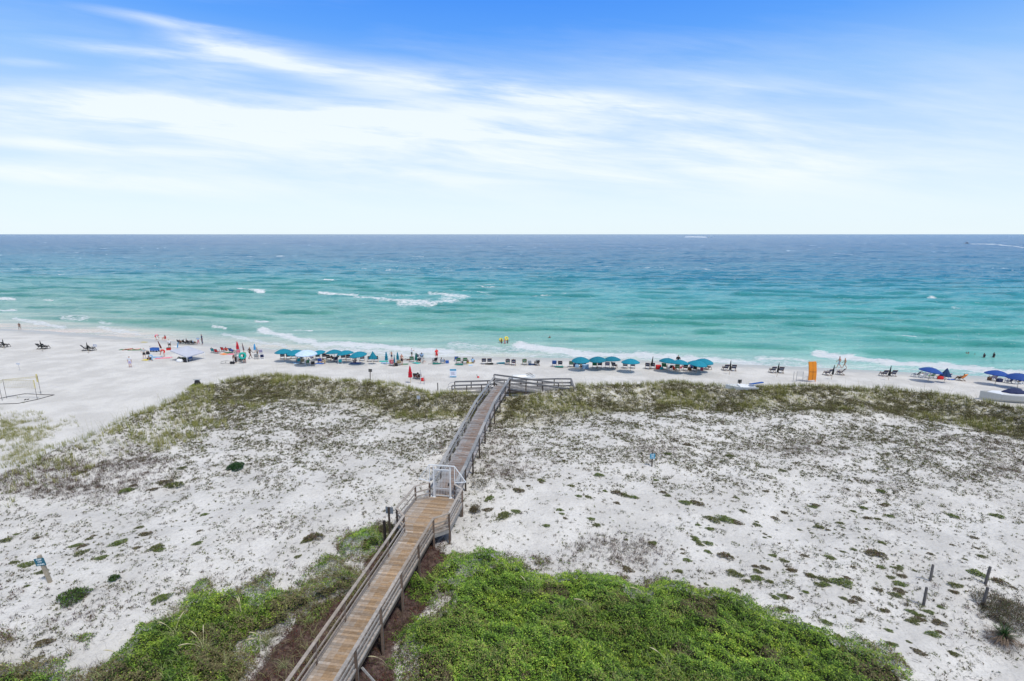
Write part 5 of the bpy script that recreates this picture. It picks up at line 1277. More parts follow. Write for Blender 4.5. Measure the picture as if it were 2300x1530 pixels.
PPL = [  # x, foot y, pose, yaw, skin, top, bottom, hair, label, scale, water depth
 (45, 741, 'walk', -160, 'brown', None, 'swimsuit:black', 'darkhair', 'person in dark swimwear wading at the far left', .95, None),
 (293, 825.5, 'stand', -20, 'red', 'white', 'shorts:lavender', 'darkhair', 'girl in white top and lavender shorts standing alone on the left beach', 1.0, None),
 (325, 806, 'akimbo', 175, 'fair', 'grey', 'shorts:black', 'darkhair', 'man in grey shirt and black shorts with hands on hips', 1.05, None),
 (342, 811, 'bend', 100, 'tan', 'light_blue', 'trousers:light_blue', 'darkhair', 'woman in pale blue bending beside a blue towel', .95, None),
 (369, 801, 'bend', 95, 'red', 'red', 'shorts:red', 'darkhair', 'person in bright red bending forward beside the closed dark red umbrella', 1.1, None),
 (351, 763.5, 'bend', -90, 'red', 'pink', 'shorts:red', 'darkhair', 'person in pink bending low near the water', 1.0, None),
 (371, 761, 'sitground', 100, 'red', 'red', 'shorts:red', 'darkhair', 'person in red sitting at the edge of the water', 1.0, None),
 (382, 783.5, 'walk', 10, 'tan', 'white', 'shorts:black', 'darkhair', 'person in white shirt and black shorts walking left of the canopy', 1.0, None),
 (288, 786, 'lie', -80, 'red', None, 'swimsuit:red', 'darkhair', 'sunbather lying on the left half of green towels', 1.0, None),
 (306, 786, 'lie', -80, 'fair', None, 'swimsuit:pink', 'blond', 'sunbather lying on the right half of green towels', 1.0, None),
 (408, 773, 'sit', -60, 'tan', 'brown', 'shorts:black', 'darkhair', 'seated person in brown at the left of the circle by the water', .9, None), (418, 773, 'sit', -60, 'tan', 'white', 'shorts:black', 'darkhair', 'seated person in white in the circle by the water', .9, None),
 (424, 772, 'sit', -60, 'fair', 'grey', 'shorts:navy', 'darkhair', 'seated person in grey raised behind the circle by the water', 1.0, None), (436, 774, 'sit', -60, 'tan', 'light_blue', 'shorts:black', 'darkhair', 'seated person in pale blue at the right of the circle', .9, None),
 (446, 773.5, 'akimbo', 180, 'fair', 'light_blue', 'trousers:pink', 'darkhair', 'child in pale blue top and pink trousers beside the circle', .85, None), (455, 773.5, 'stand', 100, 'tan', 'navy', 'trousers:navy', 'darkhair', 'tall person in navy standing right of the circle', 1.15, None),
 (480, 792, 'sit', -40, 'tan', 'teal', 'shorts:teal', 'darkhair', 'seated person in teal with dark hat at the left of the group', .9, None), (509, 792, 'sit', -10, 'red', 'red', 'shorts:orange', 'darkhair', 'seated person in red in the rear of the group', 1.0, None),
 (523, 794, 'sit', -40, 'tan', 'blue', 'shorts:navy', 'darkhair', 'seated person in blue left of the closed red umbrella', .95, None), (526, 812, 'bend', -150, 'brown', None, 'swimsuit:brown', 'darkhair', 'tan woman bending among the chairs of the left group', 1.0, None),
 (530.5, 815.5, 'stand', 60, 'fair', 'grey', 'trousers:black', 'darkhair', 'woman in grey top and long black trousers', 1.0, None), (550, 815.5, 'reach', 180, 'red', 'green', 'shorts:black', 'red', 'man in black shorts and a red cap holding a teal ring', 1.15, None),
 (562.5, 806, 'walk', -60, 'brown', None, 'swimsuit:black', 'blond', 'blond woman in a dark bikini walking', 1.15, None), (579, 803, 'walk', 120, 'tan', 'grey', 'shorts:black', 'darkhair', 'man in a grey shirt leaning forward by the navy chairs', 1.0, None),
 (541, 813, 'sit', 30, 'tan', 'green', 'shorts:black', 'darkhair', 'seated person in dark green beside the man with the ring', .85, None),
 (700, 810, 'sit', -20, 'fair', 'lavender', 'shorts:navy', 'darkhair', 'seated person in purple under the pale blue umbrella', 1.0, None), (678, 812, 'sit', 10, 'tan', 'black', 'shorts:black', 'darkhair', 'seated person in black left of the pale umbrella pole', 1.0, None),
 (692, 818, 'sit', 20, 'tan', 'green', 'shorts:green', 'darkhair', 'seated person in dark green in front of the left crowd', .95, None), (748, 811, 'sit', -30, 'brown', 'maroon' if False else 'brown', 'shorts:black', 'darkhair', 'seated person in brown of the couple under a teal umbrella', 1.0, None),
 (757, 811, 'sit', 20, 'tan', 'green', 'shorts:green', 'darkhair', 'seated person in green of the couple under a teal umbrella', 1.0, None), (730, 817, 'crouch', 90, 'tan', 'khaki', 'shorts:khaki', 'darkhair', 'crouching person in khaki between the umbrellas', .9, None),
 (798, 815.5, 'sitground', 150, 'fair', None, 'shorts:navy', 'darkhair', 'bare pale man sitting on a dark blue towel', 1.0, None), (880, 808, 'reach', 150, 'tan', None, 'shorts:navy', 'darkhair', 'bare person seated behind the pink covered chair', .85, None),
 (881, 822, 'sit', 10, 'red', 'pink', 'shorts:pink', 'blond', 'person with pale blue hat in the pink covered chair', .9, None), (896, 821, 'sit', 10, 'tan', 'khaki', 'shorts:khaki', 'green', 'person with a green hat in the flowered chair', .95, None),
 (903, 820, 'stand', 150, 'red', None, 'shorts:black', 'darkhair', 'tall bare man in black shorts bending his head', 1.05, None), (916, 809, 'lie', -110, 'brown', None, 'swimsuit:black', 'darkhair', 'sunbather lying with legs towards the bare man', .95, None),
 (925, 802, 'reach', -60, 'tan', 'white', 'shorts:black', 'darkhair', 'person in white reaching out behind the dark teal chair', .95, None), (937.5, 806, 'sit', -10, 'tan', 'navy', 'shorts:navy', 'darkhair', 'seated person in navy right of the closed green umbrella', 1.0, None),
 (947.5, 806, 'sit', 0, 'tan', 'light_blue', 'shorts:navy', 'darkhair', 'broad seated person in light blue shirt', 1.1, None), (942, 815, 'crouch', 180, 'tan', 'black', 'shorts:black', 'darkhair', 'dark clothed person crouching in front of the group', .9, None),
 (950, 816, 'crouch', -60, 'fair', 'grey', 'shorts:grey', 'darkhair', 'person in grey crouching at the right of the group', .85, None),
 (981, 808, 'stand', 20, 'red', 'red', 'shorts:red', 'darkhair', 'sunburnt man in red trunks seen from behind', 1.1, None), (994.5, 816.5, 'sit', -30, 'tan', 'white', 'shorts:light_blue', 'darkhair', 'seated person in white right of the man in red', 1.0, None),
 (1062, 816, 'sitground', -20, 'fair', 'light_blue', 'shorts:khaki', 'darkhair', 'man in a light blue shirt sitting on the sand', 1.15, None), (1051, 817, 'sitground', 20, 'brown', 'brown', 'shorts:yellow', 'darkhair', 'person in brown and yellow on the sand by the green chair', .8, None),
 (1038, 815, 'sitground', 0, 'tan', 'white', 'shorts:black', 'darkhair', 'small person between the two green chairs', .7, None),
 (1141, 819, 'sit', 0, 'red', 'green', 'shorts:pink', 'darkhair', 'person in the left of the two occupied chairs', 1.0, None), (1154, 820, 'sit', -5, 'red', 'navy', 'shorts:red', 'darkhair', 'person in the right of the two occupied chairs', 1.0, None),
 (1179, 819, 'sit', 0, 'tan', 'khaki', 'shorts:green', 'green', 'person in the dark green chair left of the grey low chair', 1.0, None), (1208, 821, 'sit', 10, 'brown', 'black', 'shorts:black', 'darkhair', 'person hidden in the striped covered chair', .9, None),
 (1305, 826, 'sitground', -100, 'brown', None, 'shorts:black', 'darkhair', 'person sitting on the sand under the umbrella nearest the ramp', .85, None),
 (1522, 827, 'stand', 0, 'tan', 'black', 'trousers:navy', 'black', 'man in a dark hat standing behind the right crowd', 1.2, None), (1513, 832, 'sitground', -60, 'red', 'red', 'shorts:orange', 'darkhair', 'person in red sitting in front of the right crowd', .95, None),
 (1529, 832, 'sit', 30, 'tan', 'pink', 'shorts:red', 'darkhair', 'person with pink shirt beside the dark green chair', .85, None), (1553, 832, 'sit', 0, 'fair', 'blue', 'shorts:navy', 'darkhair', 'boy in blue seated in the right crowd', 1.0, None),
 (1577, 831, 'sit', 0, 'tan', 'green', 'shorts:black', 'darkhair', 'person in green behind the pink ball', .95, None),
 (1884, 827, 'walk', 100, 'red', None, 'shorts:light_blue', 'darkhair', 'bare chested man in pale blue shorts at the water edge', 1.15, None), (1896.5, 827, 'walk', 100, 'tan', None, 'swimsuit:brown', 'blond', 'slim woman walking behind the bare chested man', 1.0, None),
 (2078, 846, 'sit', 50, 'tan', 'navy', 'shorts:black', 'darkhair', 'person in navy under the open blue umbrella', 1.0, None), (2096, 848, 'sit', 50, 'red', 'white', 'shorts:red', 'darkhair', 'person in red and white under the open blue umbrella', .95, None),
 (2115, 851, 'crouch', 120, 'red', 'brown', 'shorts:brown', 'darkhair', 'person in brown crouching between the blue umbrellas', .8, None), (2157, 855, 'sit', 60, 'tan', None, 'shorts:black', 'darkhair', 'person reclining in the tan chair', 1.0, None),
 (936, 851, 'sit', 20, 'brown', 'black', 'shorts:red', 'darkhair', 'left person of the couple beside the bright red umbrella', .95, None), (942, 852, 'sit', -20, 'red', 'black', 'shorts:black', 'darkhair', 'right person of the couple beside the bright red umbrella', .95, None),
 (1127, 771, 'reach', 60, 'brown', None, 'swimsuit:black', 'darkhair', 'bather with the left yellow float in the shallows', 1.0, -.75), (1134, 772, 'reach', -20, 'red', None, 'swimsuit:pink', 'darkhair', 'bather in pink with the right yellow float', 1.0, -.7),
 (1140, 771, 'reach', -60, 'brown', None, 'swimsuit:navy', 'darkhair', 'bather in navy at the right of the yellow floats', .9, -.7), (1235, 760, 'reach', 40, 'brown', None, 'swimsuit:black', 'darkhair', 'lone swimmer right of the yellow floats', 1.0, -1.15),
 (2170, 797, 'stand', 0, 'brown', None, 'swimsuit:black', 'darkhair', 'leftmost swimmer of the two heads close together', 1.0, -1.15), (2175, 797, 'stand', 90, 'brown', None, 'swimsuit:black', 'darkhair', 'right swimmer of the two heads close together', 1.0, -1.15),
 (2189, 798.5, 'stand', 0, 'brown', None, 'swimsuit:black', 'darkhair', 'single small swimmer head in the middle of the row', 1.0, -1.3), (2210, 803, 'stand', 60, 'brown', 'black', None, 'darkhair', 'bather in black waist deep, fourth in the row at the right', 1.0, -.9),
 (2231.5, 803, 'stand', 120, 'brown', 'black', None, 'darkhair', 'bather in black waist deep, last in the row at the right', 1.05, -.85),
]
for x, y, po, ya, sk, tp, bt, hr, lb, sc, zz in PPL:
    dz = 0
    if po == 'sit': dz = -.02
    person(x, y, po, ya, sk, tp, bt, hr, lb, sc, z=zz, dz=dz)

# ------------------------------------------------------------------ things on the sand
def boxy(name, px, py, w, d, h, yaw, m, label, cat, lid=None, handle=True, group=None):
    g = ground(px, py); e = empty(name, g, math.radians(yaw), label, cat, group)
    mb = MB(); mb.box(-w / 2, w / 2, -d / 2, d / 2, 0, h); mb.build('body', m, e, bevel=.03)
    mb = MB(); mb.box(-w / 2 - .01, w / 2 + .01, -d / 2 - .01, d / 2 + .01, h + .002, h + .05); mb.build('lid', lid or m, e, bevel=.015)
    if handle:
        mb = MB(); mb.tube([(-w / 2 * .8, 0, h + .04), (-w / 2 * .7, 0, h + .16), (w / 2 * .7, 0, h + .16), (w / 2 * .8, 0, h + .04)], .012, 6); mb.build('handle', DWOOD, e)
    return e
def bag(px, py, w, h, c, label, cat='bag', yaw=0):
    g = ground(px, py); e = empty('beach_bag', g, math.radians(yaw), label, cat)
    mb = MB(); mb.lathe([(.02, 0), (w * .5, .01), (w * .55, h * .3), (w * .48, h * .8), (w * .36, h), (.02, h * .94)], 14, wob=lambda j, i: 1 + .10 * math.sin(j * 1.7 + i)); mb.v = [(x, y * .6, z) for x, y, z in mb.v]; mb.build('body', cloth(c), e, smooth=True)
    for s_ in (-1, 1):
        mb = MB(); mb.tube([(-w * .2, s_ * .06, h * .9), (-w * .15, s_ * .08, h * 1.3), (w * .15, s_ * .08, h * 1.3), (w * .2, s_ * .06, h * .9)], .012, 5); mb.build('handle', cloth(c), e)
def towel(px, py, w, l, yaw, c, label, group=None):
    g = ground(px, py); rg = np.random.default_rng(int(px)); nx_, ny_ = 9, 13
    u, v = np.meshgrid(np.linspace(-w / 2, w / 2, nx_), np.linspace(-l / 2, l / 2, ny_)); ca, sa = math.cos(math.radians(yaw)), math.sin(math.radians(yaw))
    x = u * ca - v * sa; y = u * sa + v * ca; z = height(g[0] + x, g[1] + y) - g[2] + .03 + .05 * fbm(x * 3 + px, y * 3, 5, 2)
    V = np.stack([x, y, z], -1).reshape(-1, 3); n = len(V); F = gridfaces(ny_, nx_); V2 = np.concatenate([V, V - [0, 0, .03]]); F2 = np.concatenate([F, F[:, ::-1] + n])
    rim = list(range(nx_)) + [k * nx_ + nx_ - 1 for k in range(1, ny_)] + [(ny_ - 1) * nx_ + k for k in range(nx_ - 2, -1, -1)] + [k * nx_ for k in range(ny_ - 2, 0, -1)]
    R_ = np.array([(rim[i], rim[(i + 1) % len(rim)], rim[(i + 1) % len(rim)] + n, rim[i] + n) for i in range(len(rim))])
    o = npmesh('beach_towel', V2, np.concatenate([F2, R_[:, ::-1]]), cloth(c)); o.location = g; tag(o, label, 'towel', group)
for a in [(284, 785.5, .9, 2.0, -80, 'green', 'dark green towel under the left sunbather'), (304, 786.5, .9, 2.0, -80, 'green', 'dark green towel under the right sunbather'), (324, 769, .6, 1.0, 90, 'yellow', 'small yellow green mat alone near the water'),
          (352, 803, .9, 1.7, 80, 'light_blue', 'light blue towel spread beside the bending woman'), (368, 804.5, .9, 2.2, -70, 'pink', 'peach coloured towel below the person in red'), (327.5, 809, .7, 1.0, 80, 'yellow', 'yellow towel at the feet of the man in grey'),
          (503, 796, .8, 1.3, 60, 'orange', 'orange towel in front of the red chairs'), (513, 793, .8, 1.3, 60, 'green', 'green towel behind the orange one'), (519, 796, .8, 1.2, 80, 'pink', 'pink towel left of the closed red umbrella'),
          (799, 816, 1.6, 1.2, 0, 'blue', 'dark blue towel under the bare pale man'), (862, 812, 1.4, 1.0, 10, 'tealbright', 'turquoise towel below the thickest closed umbrella'), (870, 816, 1.9, .9, 5, 'light_blue', 'light blue patterned towel in front of the turquoise one'),
          (935, 816, .8, 1.3, 50, 'tealbright', 'turquoise towel below the closed green umbrella'), (909, 818.5, 1.1, .7, 0, 'green', 'dark green cloth on the sand right of the bare man'), (665, 816, .8, 1.2, 40, 'light_blue', 'pale blue towel at the left of the crowd'), (718, 817, .7, 1.4, 80, 'blue', 'blue towel in the middle of the left crowd'),
          (397, 780, .8, 1.2, 70, 'white', 'white towel below the closed bright blue umbrella'), (1055, 815.5, .6, .9, 60, 'yellow', 'yellow cloth beside the man in light blue'), (1057, 821, .6, .4, 0, 'light_blue', 'small pale blue cloth in front of the man in light blue'),
          (2137, 853, 1.2, .7, 0, 'blue', 'blue towel right of the half closed blue umbrella')]: towel(*a)
for a in [(332.5, 796, .55, .5, 'black', 'black bag held beside the man in grey'), (336, 808, .75, .35, 'black', 'black bag on the sand right of the yellow towel'), (889, 822.5, .6, .5, 'black', 'black bag in front of the closed teal umbrella'),
          (404, 813, .9, .45, 'white', 'white bundle at the left under the canopy'), (418, 813.5, .7, .5, 'black', 'black bag at the middle leg of the canopy'), (1291, 824, .45, .55, 'navy', 'dark purple bag left of the umbrella nearest the ramp'), (1296, 825.5, .6, .45, 'light_blue', 'blue patterned bag in front of the purple one'),
          (1549, 832, .5, .5, 'brown', 'small brown bag left of the boy in blue'), (720, 812, .5, .5, 'pink', 'pink bag behind the blue low chair'), (2112, 852, .8, .5, 'red', 'red bag in front of the white framed chairs'), (1486, 830, .5, .35, 'teal', 'small teal bag beside the red cooler'), (950, 856, .5, .35, 'red', 'small red bag beside the pale posts')]: bag(*a)
boxy('cooler', 379, 786.5, .6, .4, .38, 10, cloth('red'), 'red cooler with a black top left of the canopy', 'cooler', cloth('black'))
boxy('cooler', 1478.5, 829, .75, .45, .55, 0, cloth('red'), 'red cooler between the chair pair and the right crowd', 'cooler', cloth('red'))
boxy('cooler', 1315, 828, .95, .5, .55, -8, cloth('light_blue'), 'pale blue cooler at the right of the umbrella nearest the ramp', 'cooler')
boxy('cooler', 1004.5, 816, .5, .35, .38, 0, cloth('blue'), 'blue cooler right of the person with the checkered cover', 'cooler')
boxy('cooler', 2244, 858, .62, .45, .42, 5, cloth('navy'), 'dark box right of the chair near the right edge', 'cooler')
boxy('cooler', 949, 853.5, .55, .4, .36, 8, cloth('red'), 'red cooler between the two pale posts beside the dune', 'cooler', cloth('white'))
boxy('cooler', 2222, 854, .4, .35, .4, 5, cloth('brown'), 'brown box left of the chair near the right edge', 'cooler')
# wagon
g = ground(348, 790); e = empty('folding_wagon', g, math.radians(-4), 'royal blue folding wagon with a raised handle', 'wagon')
mb = MB(); mb.box(-.62, .62, -.3, .3, .22, .28); mb.box(-.62, .62, -.3, -.27, .28, .68); mb.box(-.62, .62, .27, .3, .28, .68); mb.box(-.62, -.59, -.27, .27, .28, .68); mb.box(.59, .62, -.27, .27, .28, .68); mb.build('basket', cloth('blue'), e)
for sx in (-.5, .5):
    for sy in (-.27, .27):
        mb = MB(); mb.tube([(sx, sy - .04, .12), (sx, sy + .04, .12)], .12, 14); mb.build('wheel', cloth('black'), e)
mb = MB(); mb.tube([(-.62, 0, .25), (-.78, 0, .85), (-.78, -.12, .9), (-.78, .12, .9)], .018, 6); mb.build('handle', DWOOD, e)
# white canopy
gc = [ground(385, 811), ground(461, 806), ground(421, 815)]
cx_ = sum(g[0] for g in gc[:2]) / 2; cyy = (gc[2][1] + 1.9); e = empty('canopy_tent', (cx_, cyy, gc[2][2]), 0, 'pale grey white pop up canopy over dark beach gear', 'canopy')
q = 1.95; L3 = [Vector((g_[0] - cx_, g_[1] - cyy, g_[2] - gc[2][2])) for g_ in gc]; bk_ = L3[0] + L3[1] - L3[2]
ct = [L3[0] + Vector((0, 0, 1.70)), L3[2] + Vector((0, 0, .92)), L3[1] + Vector((0, 0, 1.12)), Vector((bk_.x, bk_.y, 1.75))]
mb = MB(); pk = Vector((ct[3].x * .4 + .1, (ct[1].y + ct[3].y) / 2 + .3, 2.15)); vs = list(ct); n0 = 8; grid = []
V = []; F = []
for i in range(4):
    A, B = vs[i], vs[(i + 1) % 4]; o_ = len(V)
    for r_ in range(n0 + 1):
        t = r_ / n0
        for s_ in range(n0 + 1):
            u_ = s_ / n0; ed_ = A.lerp(B, u_) ; p_ = pk.lerp(ed_, t); p_.z -= .16 * math.sin(math.pi * t) * (1 - .3 * math.sin(math.pi * u_)); V.append(p_)
    for r_ in range(n0):
        for s_ in range(n0):
            a_ = o_ + r_ * (n0 + 1) + s_; F.append((a_, a_ + n0 + 1, a_ + n0 + 2, a_ + 1))
    va = len(V); V += [A, B, B - Vector((0, 0, .14)), A - Vector((0, 0, .14))]; F.append((va, va + 3, va + 2, va + 1))
mb.add(V, F); tp_ = mb.build('top', mat('canopy_cloth', (.50, .52, .60), .85, 0, .06, 3), e); so_ = tp_.modifiers.new('thick', 'SOLIDIFY'); so_.thickness = .012
for c in ct:
    mb = MB(); mb.tube([(c.x, c.y, -.1), (c.x, c.y, c.z)], .03, 6); mb.build('leg', WPLA, e)
g = ground(403, 812); e = empty('sleeping_mat', (g[0] + .3, g[1] + .3, g[2] + .2), math.radians(10), 'rolled olive green mats under the white canopy', 'mat')
for k, dz in ((0, 0), (1, .26)):
    mb = MB(); mb.tube([(-.65, 0, dz), (.65, .05, dz)], .14, 12); mb.build('roll', mat('olive_cloth', (.14, .17, .03), .9), e)
# volleyball nets
YEL = mat('yellow_tape', (.58, .50, .22), .7); NET = mat('net_cord', (.50, .45, .28), .9)
def netpost(x, y): g = ground(x, y); return Vector(g)
A_, B_, C_, D_ = netpost(15, 895), netpost(84, 898), netpost(92, 886), netpost(5, 900)
e = empty('volleyball_net', A_.lerp(B_, .5), 0, 'yellow volleyball net on four thin dark posts on the left beach', 'net'); inv = Matrix.Translation(-e.location)
def eb(mb, n_, m_): o = mb.build(n_, m_, e); o.matrix_parent_inverse = inv; return o
HN = 2.35
for p in (A_, B_, C_, D_):
    mb = MB(); mb.tube([p - Vector((0, 0, .3)), p + Vector((0, 0, HN))], .020, 6); eb(mb, 'post', DWOOD)
def net(p, q, z1, z0, nm='net'):
    mb = MB(); mb.beam(p + Vector((0, 0, z1)), q + Vector((0, 0, z1)), .02, .04); mb.beam(p + Vector((0, 0, z0)), q + Vector((0, 0, z0)), .014, .02); n = max(2, int((q - p).length / .22))
    for k in range(n + 1): a = p.lerp(q, k / n); mb.beam(a + Vector((0, 0, z0)), a + Vector((0, 0, z1)), .009, .009)
    for k in range(1, 5): z = z0 + (z1 - z0) * k / 5; mb.beam(p + Vector((0, 0, z)), q + Vector((0, 0, z)), .009, .009)
    eb(mb, nm, NET)
net(A_, B_, HN - .05, HN - .95); net(A_, C_, HN - .05, HN - .25, 'net_tape'); net(D_, A_, HN - .05, HN - .3, 'net_tape')
mb = MB(); mb.box(-.10, .10, -.02, .02, 0, 1.0); o = mb.build('net_end', YEL, e); o.location = C_ - e.location + Vector((-.1, 0, HN - .8))
mb = MB(); mb.box(-.05, .05, -.02, .02, 0, 1.0); o = mb.build('net_end', YEL, e); o.location = B_ - e.location + Vector((0, 0, HN - .95))
def rope(pts, name, label):
    W_ = []
    for (x0, y0), (x1, y1) in zip(pts[:-1], pts[1:]):
        for k in range(6): W_.append(ground(x0 + (x1 - x0) * k / 6, y0 + (y1 - y0) * k / 6))
    W_.append(ground(*pts[-1])); mb = MB(); mb.tube([(p[0], p[1], p[2] + .03) for p in W_], .035, 5); o = mb.build(name, cloth('black')); tag(o, label, 'rope')
rope([(-40, 903), (17, 892), (55, 885), (100, 887), (122, 887.5), (83, 898), (40, 907), (-30, 909)], 'court_line', 'dark rope outlining the volleyball court on the sand')
for dx, lb in ((0, 0),):
    g = ground(60, 898); e = empty('flip_flops', g, .3, 'small pair of black flip flops beside the volleyball net', 'shoes')
    for s_ in (-.13, .13): mb = MB(); mb.box(s_ - .06, s_ + .06, -.14, .14, .0, .07); mb.build('sandal', cloth('black'), e, bevel=.02)
def signpost(px, py, h, w, sh, label, board, pm=DWOOD, yaw=0, lean=(0, 0), postw=.09, name='dune_sign', txt=None, tcol=None, top=0.0, back=None):
    g = ground(px, py); e = empty(name, g, 0, label, 'sign'); e.rotation_euler = (math.radians(lean[0]), math.radians(lean[1]), math.radians(yaw))
    mb = MB(); mb.box(-postw / 2, postw / 2, -postw / 2, postw / 2, -.35, h + top); mb.build('post', pm, e, bevel=.006)
    fy = -postw / 2 - .022
    mb = MB(); mb.box(-w / 2, w / 2, fy, fy + .018, h - sh, h); b = mb.build('board', board, e, bevel=.003)
    if txt:
        for i, (t, sz, zz, xx) in enumerate(txt):
            c = bpy.data.curves.new('t', 'FONT'); c.body = t; c.size = sz; c.align_x = 'CENTER'; c.extrude = .002; c.offset = sz * .02
            to = bpy.data.objects.new('t', c); COL.objects.link(to); dg = bpy.context.evaluated_depsgraph_get(); me = bpy.data.meshes.new_from_object(to.evaluated_get(dg)); bpy.data.objects.remove(to)
            me.materials.clear(); me.materials.append(tcol or WPLA); o = bpy.data.objects.new('lettering', me); COL.objects.link(o); o.parent = b
            o.rotation_euler = (math.pi / 2, 0, 0); o.location = (xx, fy - .004, h - sh + zz)
    return e
TEAL = mat('sign_teal', (.008, .10, .15), .5, 0, .08); BLUE2 = mat('sign_blue', (.03, .26, .42), .5, 0, .08); OLDW = mat('old_timber', (.34, .29, .22), .85, 0, .2, 9, .4)
LETC = mat('sign_white', (.66, .72, .74), .6)
TX = [('KEEP', .125, .345, 0), ('OFF', .125, .205, 0), ('DUNES', .115, .05, 0)]
signpost(113, 1308, 1.62, .50, .46, 'small teal sign reading keep off dunes on a leaning pale timber post', TEAL, OLDW, 6, (4, -6), .15, txt=TX, tcol=LETC, top=.12)
signpost(1464, 1048, 1.15, .42, .44, 'small bright blue sign on a short dark post in the right dunes', BLUE2, DWOOD, 0, (0, 0), .09, txt=[('KEEP', .12, .30, 0), ('OFF', .12, .17, 0), ('DUNES', .10, .05, 0)], tcol=LETC, top=.08)
signpost(941, 915, 1.35, .38, .38, 'small grey white sign on a thin dark post left of the walkway end', mat('faded_sign', (.36, .40, .46), .6), DWOOD, 0, (0, 0), .08)
signpost(831.5, 854, 1.55, .50, .42, 'small dark backed sign above the dune crest on the left', mat('dark_sign', (.10, .105, .105), .6), DWOOD, 180, (0, -3), .09)
signpost(1660, 879, 1.45, .50, .42, 'small grey backed sign above the dune crest beside the white boat', mat('dark_sign', (.10, .105, .105), .6), DWOOD, 180, (0, 0), .09)
# sign back by the railing
p = W(9.9, -1.25); g = (p.x, p.y, h1(p.x, p.y)); e = empty('dune_sign', g, math.radians(-8), 'grey backed sign on a dark post beside the left railing of the boardwalk', 'sign')
hs = 2.7 + 2.05 - g[2]
mb = MB(); mb.box(-.05, .05, -.05, .05, -.3, hs); mb.build('post', DWOOD, e, bevel=.006); mb = MB(); mb.box(-.22, .24, .055, .075, hs - .45, hs - .02); mb.build('board', mat('alu_back', (.24, .27, .31), .5, .2), e)
g = ground(898, 1190); mb = MB(); mb.box(-.07, .07, -.07, .07, -.3, 1.75); o = mb.build('wooden_post', DWOOD); o.location = (p.x - .45, p.y + .5, h1(p.x - .45, p.y + .5)); tag(o, 'thick dark wooden post standing just behind the grey backed sign', 'post')
# notice board with blue bands
g = ground(1018, 848.5); e = empty('notice_board', g, 0, 'white notice board with blue top and bottom bands on the open sand', 'sign')
for s_ in (-.36, .36): mb = MB(); mb.box(s_ - .03, s_ + .03, 0, .05, -.1, 1.15); mb.build('leg', WPLA, e)
mb = MB(); mb.box(-.45, .45, -.03, -.002, .06, 1.25); b = mb.build('board', mat('notice_white', (.62, .66, .74), .5), e)
mb = MB(); mb.box(-.44, .44, -.037, -.031, 1.0, 1.22); mb.build('band', BLUE2, b); mb = MB(); mb.box(-.44, .44, -.037, -.031, .08, .20); mb.build('band', BLUE2, b)
for k in range(4):
    mb = MB(); mb.box(-.33 + .03 * (k % 2), .30 - .08 * (k % 3), -.036, -.031, .42 + .12 * k, .46 + .12 * k); mb.build('text_line', mat('notice_ink', (.30, .24, .34), .6), b)
# small stake signs
g = ground(43.5, 832); e = empty('stake_sign', g, 0, 'tiny pale sign on a wire stake above the volleyball net', 'sign')
mb = MB(); mb.tube([(0.1, 0, -.1), (0, 0, 1.0)], .015, 5); mb.build('stake', STEEL, e); mb = MB(); mb.box(-.25, .25, -.02, 0, .85, 1.1); mb.build('board', mat('notice_white', (.62, .66, .74), .5), e)
g = ground(215, 787); e = empty('stake_sign', g, 0, 'tiny white framed sign right of the third chair pair from the left', 'sign')
mb = MB(); mb.tube([(0, 0, -.1), (0, 0, .9)], .012, 5); mb.build('stake', STEEL, e); mb = MB(); mb.box(-.25, .25, -.02, 0, .7, 1.0); b = mb.build('board', WPLA, e)
mb = MB(); mb.beam((-.27, -.03, 1.0), (.27, -.03, 1.0), .02, .04); mb.beam((-.27, -.03, .7), (.27, -.03, .7), .02, .04); mb.beam((-.26, -.03, .7), (-.26, -.03, 1.0), .04, .02); mb.beam((.26, -.03, .7), (.26, -.03, 1.0), .04, .02); mb.build('frame', cloth('blue'), b)
# bare posts
def barepost(px, py, h, w, label, m=None, lean=(0, 0)):
    g = ground(px, py); mb = MB(); mb.lathe([(w * .5, -.4), (w * .5, h * .4), (w * .46, h), (w * .3, h + .02), (.001, h + .02)], 8); o = mb.build('wooden_post', m or mat('grey_timber', (.12, .11, .105), .9, 0, .25, 9)); o.location = g
    o.rotation_euler = (math.radians(lean[0]), math.radians(lean[1]), 0); tag(o, label, 'post')
barepost(2089, 1305, 1.0, .13, 'short dark post, upper of the left two in the lower right dunes'); barepost(2074, 1360, 1.05, .13, 'short dark post, lower of the left two in the lower right dunes')
barepost(2213, 1312, 1.05, .14, 'short dark post, upper of the right two in the lower right dunes', lean=(0, 4)); barepost(2207, 1360, 1.05, .14, 'short dark post rising from brown scrub at the lower right', lean=(0, 4))
barepost(983.5, 877.5, 1.0, .13, 'short black post in the sand gap left of the ramp'); barepost(945, 862, 1.9, .11, 'tall pale grey post beside the red cooler', mat('pale_post', (.42, .42, .42), .8)); barepost(953, 863, 1.1, .11, 'short pale grey post right of the red cooler', mat('pale_post', (.42, .42, .42), .8))
barepost(1115 - 0, 895, .9, .07, 'thin pale stick leaning beside the last walkway post', mat('pale_post', (.42, .42, .42), .8), (0, 12)) if False else None
